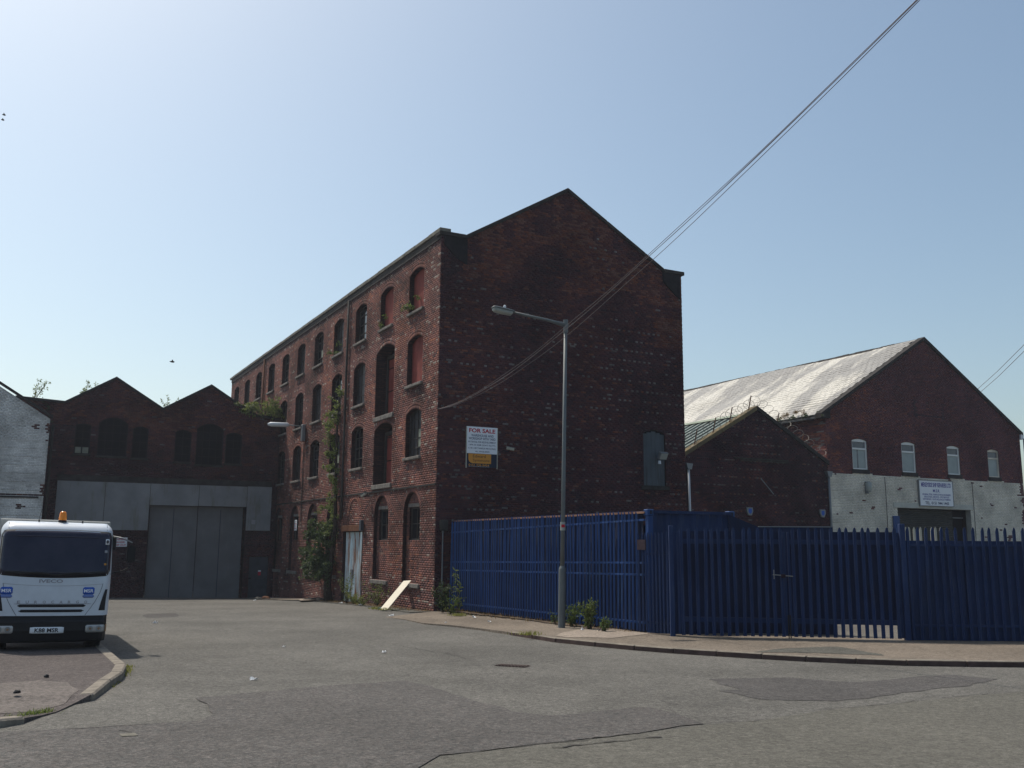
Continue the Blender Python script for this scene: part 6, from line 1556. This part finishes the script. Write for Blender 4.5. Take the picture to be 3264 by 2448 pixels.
# ================================================================== LOOSE THINGS
pk = fp(1.35, 1.35); tpk = C0 + U * 2.4 + nF * .12 + Z * .24
d = tpk - pk; d = d / np.linalg.norm(d); sdp = U * .85 - nF * -.5; sdp = sdp - d * (sdp @ d); sdp /= np.linalg.norm(sdp)
mb = MB(); mb.box(pk - sdp * .02, tpk - pk + d * .02, sdp * -.30, np.cross(d, sdp) * .03)
bevel(tag(mb.build('leaning_plank', 'plank'), 'cream coloured board leaning against the warehouse wall near the corner', 'board'), .004)
def lump(name, label, cat, p, s, m, group=None, flat=.5):
    bm = bmesh.new(); bmesh.ops.create_icosphere(bm, subdivisions=2, radius=1)
    for v in bm.verts:
        k = 1 + .35 * noise.noise(v.co * 1.7 + Vector(p) * 3); v.co = Vector((v.co.x * s[0] * k, v.co.y * s[1] * k, max(-.3, v.co.z) * s[2] * k))
    me = bpy.data.meshes.new(name); bm.to_mesh(me); bm.free(); o = link(name, me, None, [m]); o.location = Vector(p) + Vector((0, 0, s[2] * .25)); return tag(o, label, cat, group)
def crumple(name, label, p, s, m, group):
    bm = bmesh.new(); bmesh.ops.create_grid(bm, x_segments=5, y_segments=4, size=1)
    for v in bm.verts: v.co = Vector((v.co.x * s * (1 + RNG.normal() * .15), v.co.y * s * .6 * (1 + RNG.normal() * .15), abs(RNG.normal()) * s * .45 + .006))
    r = bmesh.ops.solidify(bm, geom=bm.faces[:], thickness=.003)
    me = bpy.data.meshes.new(name); bm.to_mesh(me); bm.free(); o = link(name, me, None, [m]); o.location = Vector(p); o.rotation_euler = (0, 0, float(RNG.uniform(0, 3))); return tag(o, label, 'litter', group)
G_ = 'scraps of white litter on the road'
crumple('litter', 'crumpled white paper on the road left of centre, the largest scrap', gp(808, 2168, .002), .045, 'paper', G_)
crumple('litter', 'white scrap of paper in the middle of the road before the plank', gp(1224, 2081, .002), .04, 'paper', G_)
crumple('litter', 'small white scrap on the road below the ivy', gp(905, 2064, .002), .035, 'paper', G_)
crumple('litter', 'orange and white wrapper on the road near the round patch', gp(494, 1988, .002), .06, 'paper', G_)
crumple('litter', 'white scrap on the pavement at the foot of the long blue fence', gp(1512, 1970, .06), .06, 'paper', G_)
crumple('litter', 'white stone like scrap on the pavement before the long fence', gp(1560, 1983, .07), .05, 'paper', G_)
crumple('litter', 'tiny white scrap on the pavement near its left tip', gp(1421, 1986, .05), .035, 'paper', G_)
crumple('litter', 'white scrap beside the weeds right of the lamp', gp(1855, 2008, .09), .05, 'paper', G_)
crumple('litter', 'white scrap standing on the verge left of the plank', gp(1150, 1929, .03), .07, 'paper', G_)
crumple('litter', 'white scrap at the verge edge below the entrance door', gp(1087, 1924, .03), .07, 'paper', G_)
crumple('litter', 'flat white scrap in front of the plank foot', gp(1247, 1964, .04), .07, 'paper', G_)
crumple('litter', 'white scrap at the left end of the wall pavement', gp(812, 1915, .01), .06, 'paper', G_)
crumple('litter', 'blue plastic rag lying against the plank foot', gp(1216, 1943, .03), .14, 'litter_blue', G_)
lump('rubble', 'dark reddish lump of rubble at the left end of the wall pavement', 'rubble', gp(848, 1911, .01), (.2, .15, .14), 'rust', 'rubble by the wall')
lump('rubble', 'pale lump of rubble left of the reddish one', 'rubble', gp(822, 1911, .01), (.12, .1, .1), 'stone', 'rubble by the wall')
lump('rubble', 'brown broken brick on the verge left of the plank', 'rubble', gp(1225, 1930, .03), (.18, .12, .1), 'rust', 'rubble by the wall')
lump('rubble', 'low pile of brown debris at the wall beside the trunk', 'rubble', fp(11.2, .5), (.7, .3, .12), 'stone_dark', 'rubble by the wall')
lump('stone', 'black lump of coal lying on the island pavement', 'stone', gp(148, 2158, .105), (.035, .03, .03), 'black', 'dark stones on the island')
lump('stone', 'dark stone low on the dusty island pavement', 'stone', gp(54, 2209, .105), (.04, .03, .03), 'black', 'dark stones on the island')
mb = MB(); c = [gp(948, 1915), gp(1000, 1912), gp(1015, 1917), gp(960, 1920)]
mb.poly([np.array([p[0], p[1], gz(p[1]) + .055]) for p in c], (0, 0, .02)); tag(mb.build('loose_sheet', 'pave_pale'), 'flat pale board lying on the pavement by the warehouse wall', 'board')
t = gp(2127, 2124); dr_ = thing('drain_cover', 'rusty brown drain grating set in the road before the lamp post', 'drain', tuple(gp(1626, 2125)))
c = [gp(1575, 2123), gp(1600, 2118.5), gp(1692, 2123), gp(1675, 2129)]
mb = MB(); mb.poly([np.array([p[0], p[1], gz(p[1]) + .003]) for p in c], (0, 0, .004)); mb.build('frame', 'iron', dr_)
for k in range(9):
    a = c[0] + (c[3] - c[0]) * 0; f = lambda x, y: (c[0] * (1 - x) + c[3] * x) * (1 - y) + (c[1] * (1 - x) + c[2] * x) * y
    x = (k + .2) / 9.2; q = [f(x, .08), f(x + .06, .08), f(x + .06, .92), f(x, .92)]
    mb = MB(); mb.poly([np.array([p[0], p[1], gz(p[1]) + .0075]) for p in q], (0, 0, .01)); mb.build('bar', 'iron', dr_)
mh = thing('utility_cover', 'small square iron cover in the old tarmac at lower left', 'cover', tuple(gp(410, 2345)))
c = [gp(380, 2344), gp(430, 2341), gp(440, 2349), gp(388, 2352)]
mb = MB(); mb.poly([np.array([p[0], p[1], gz(p[1]) + .0095]) for p in c], (0, 0, .004)); mb.build('plate', 'stone', mh)
for lab, a, Y, s in (('tiny dark bird gliding in the sky above the twin gables', (549, 1153), 45, .14), ('tiny bird high at the left edge of the sky', (13, 366), 45, .1), ('lower of two tiny birds at the left edge of the sky', (9, 382), 45, .09)):
    p = hp(a[0], a[1], Y); b = thing('bird', lab, 'bird', tuple(p), 'birds in the sky')
    mb = MB(); mb.tube([p - V * s * .9, p - V * s * .3, p + V * s * .4, p + V * s * .8], [.01, .04, .045, .01], 8); mb.build('body', 'frame_old', b, True)
    for sg in (-1, 1):
        mb = MB(); mb.poly([p + V * s * .3, p - V * s * .2, p - V * s * .3 + nG * sg * s * 1.2 + Z * s * .4, p + V * s * .05 + nG * sg * s * 1.3 + Z * s * .42], (0, 0, .008)); mb.build('wing', 'frame_old', b)
# lavender-grey shed just visible past the far right gutter
fh = thing('far_shed', 'pale grey shed wall glimpsed past the downpipe at the right edge', 'building', tuple(Ro + V * 40 + U * 12))
mb = MB(); slab(mb, Ro + U * 12, V, nG, 37.5, 50, -2, 7.6, -8, 0); mb.build('wall', 'mortar_white', fh)
mb = MB(); slab(mb, Ro + U * 12, V, nG, 37.3, 50.2, 7.6, 7.75, -8.2, .2); mb.build('roof', 'stone_dark', fh)

# ================================================================== AIR
mb = MB(); mb.bbox(-1650, 1650, -700, 1650, -4.5, 16.5)  # volume added to lift the blacks, standing in for lens flare
hz = mb.build('haze', [], origin=(0, 0, 0)); hz['kind'] = 'stuff'; hz['label'] = 'thin haze added over the whole street to lift its dark tones'
hm = bpy.data.materials.new('haze_air'); hm.use_nodes = True; hm.node_tree.nodes.clear()
pvn = hm.node_tree.nodes.new('ShaderNodeVolumePrincipled'); pvn.inputs['Density'].default_value = .0005; pvn.inputs['Color'].default_value = (.80, .86, 1, 1); pvn.inputs['Anisotropy'].default_value = .25
hm.node_tree.links.new(pvn.outputs[0], hm.node_tree.nodes.new('ShaderNodeOutputMaterial').inputs['Volume']); hz.data.materials.append(hm)
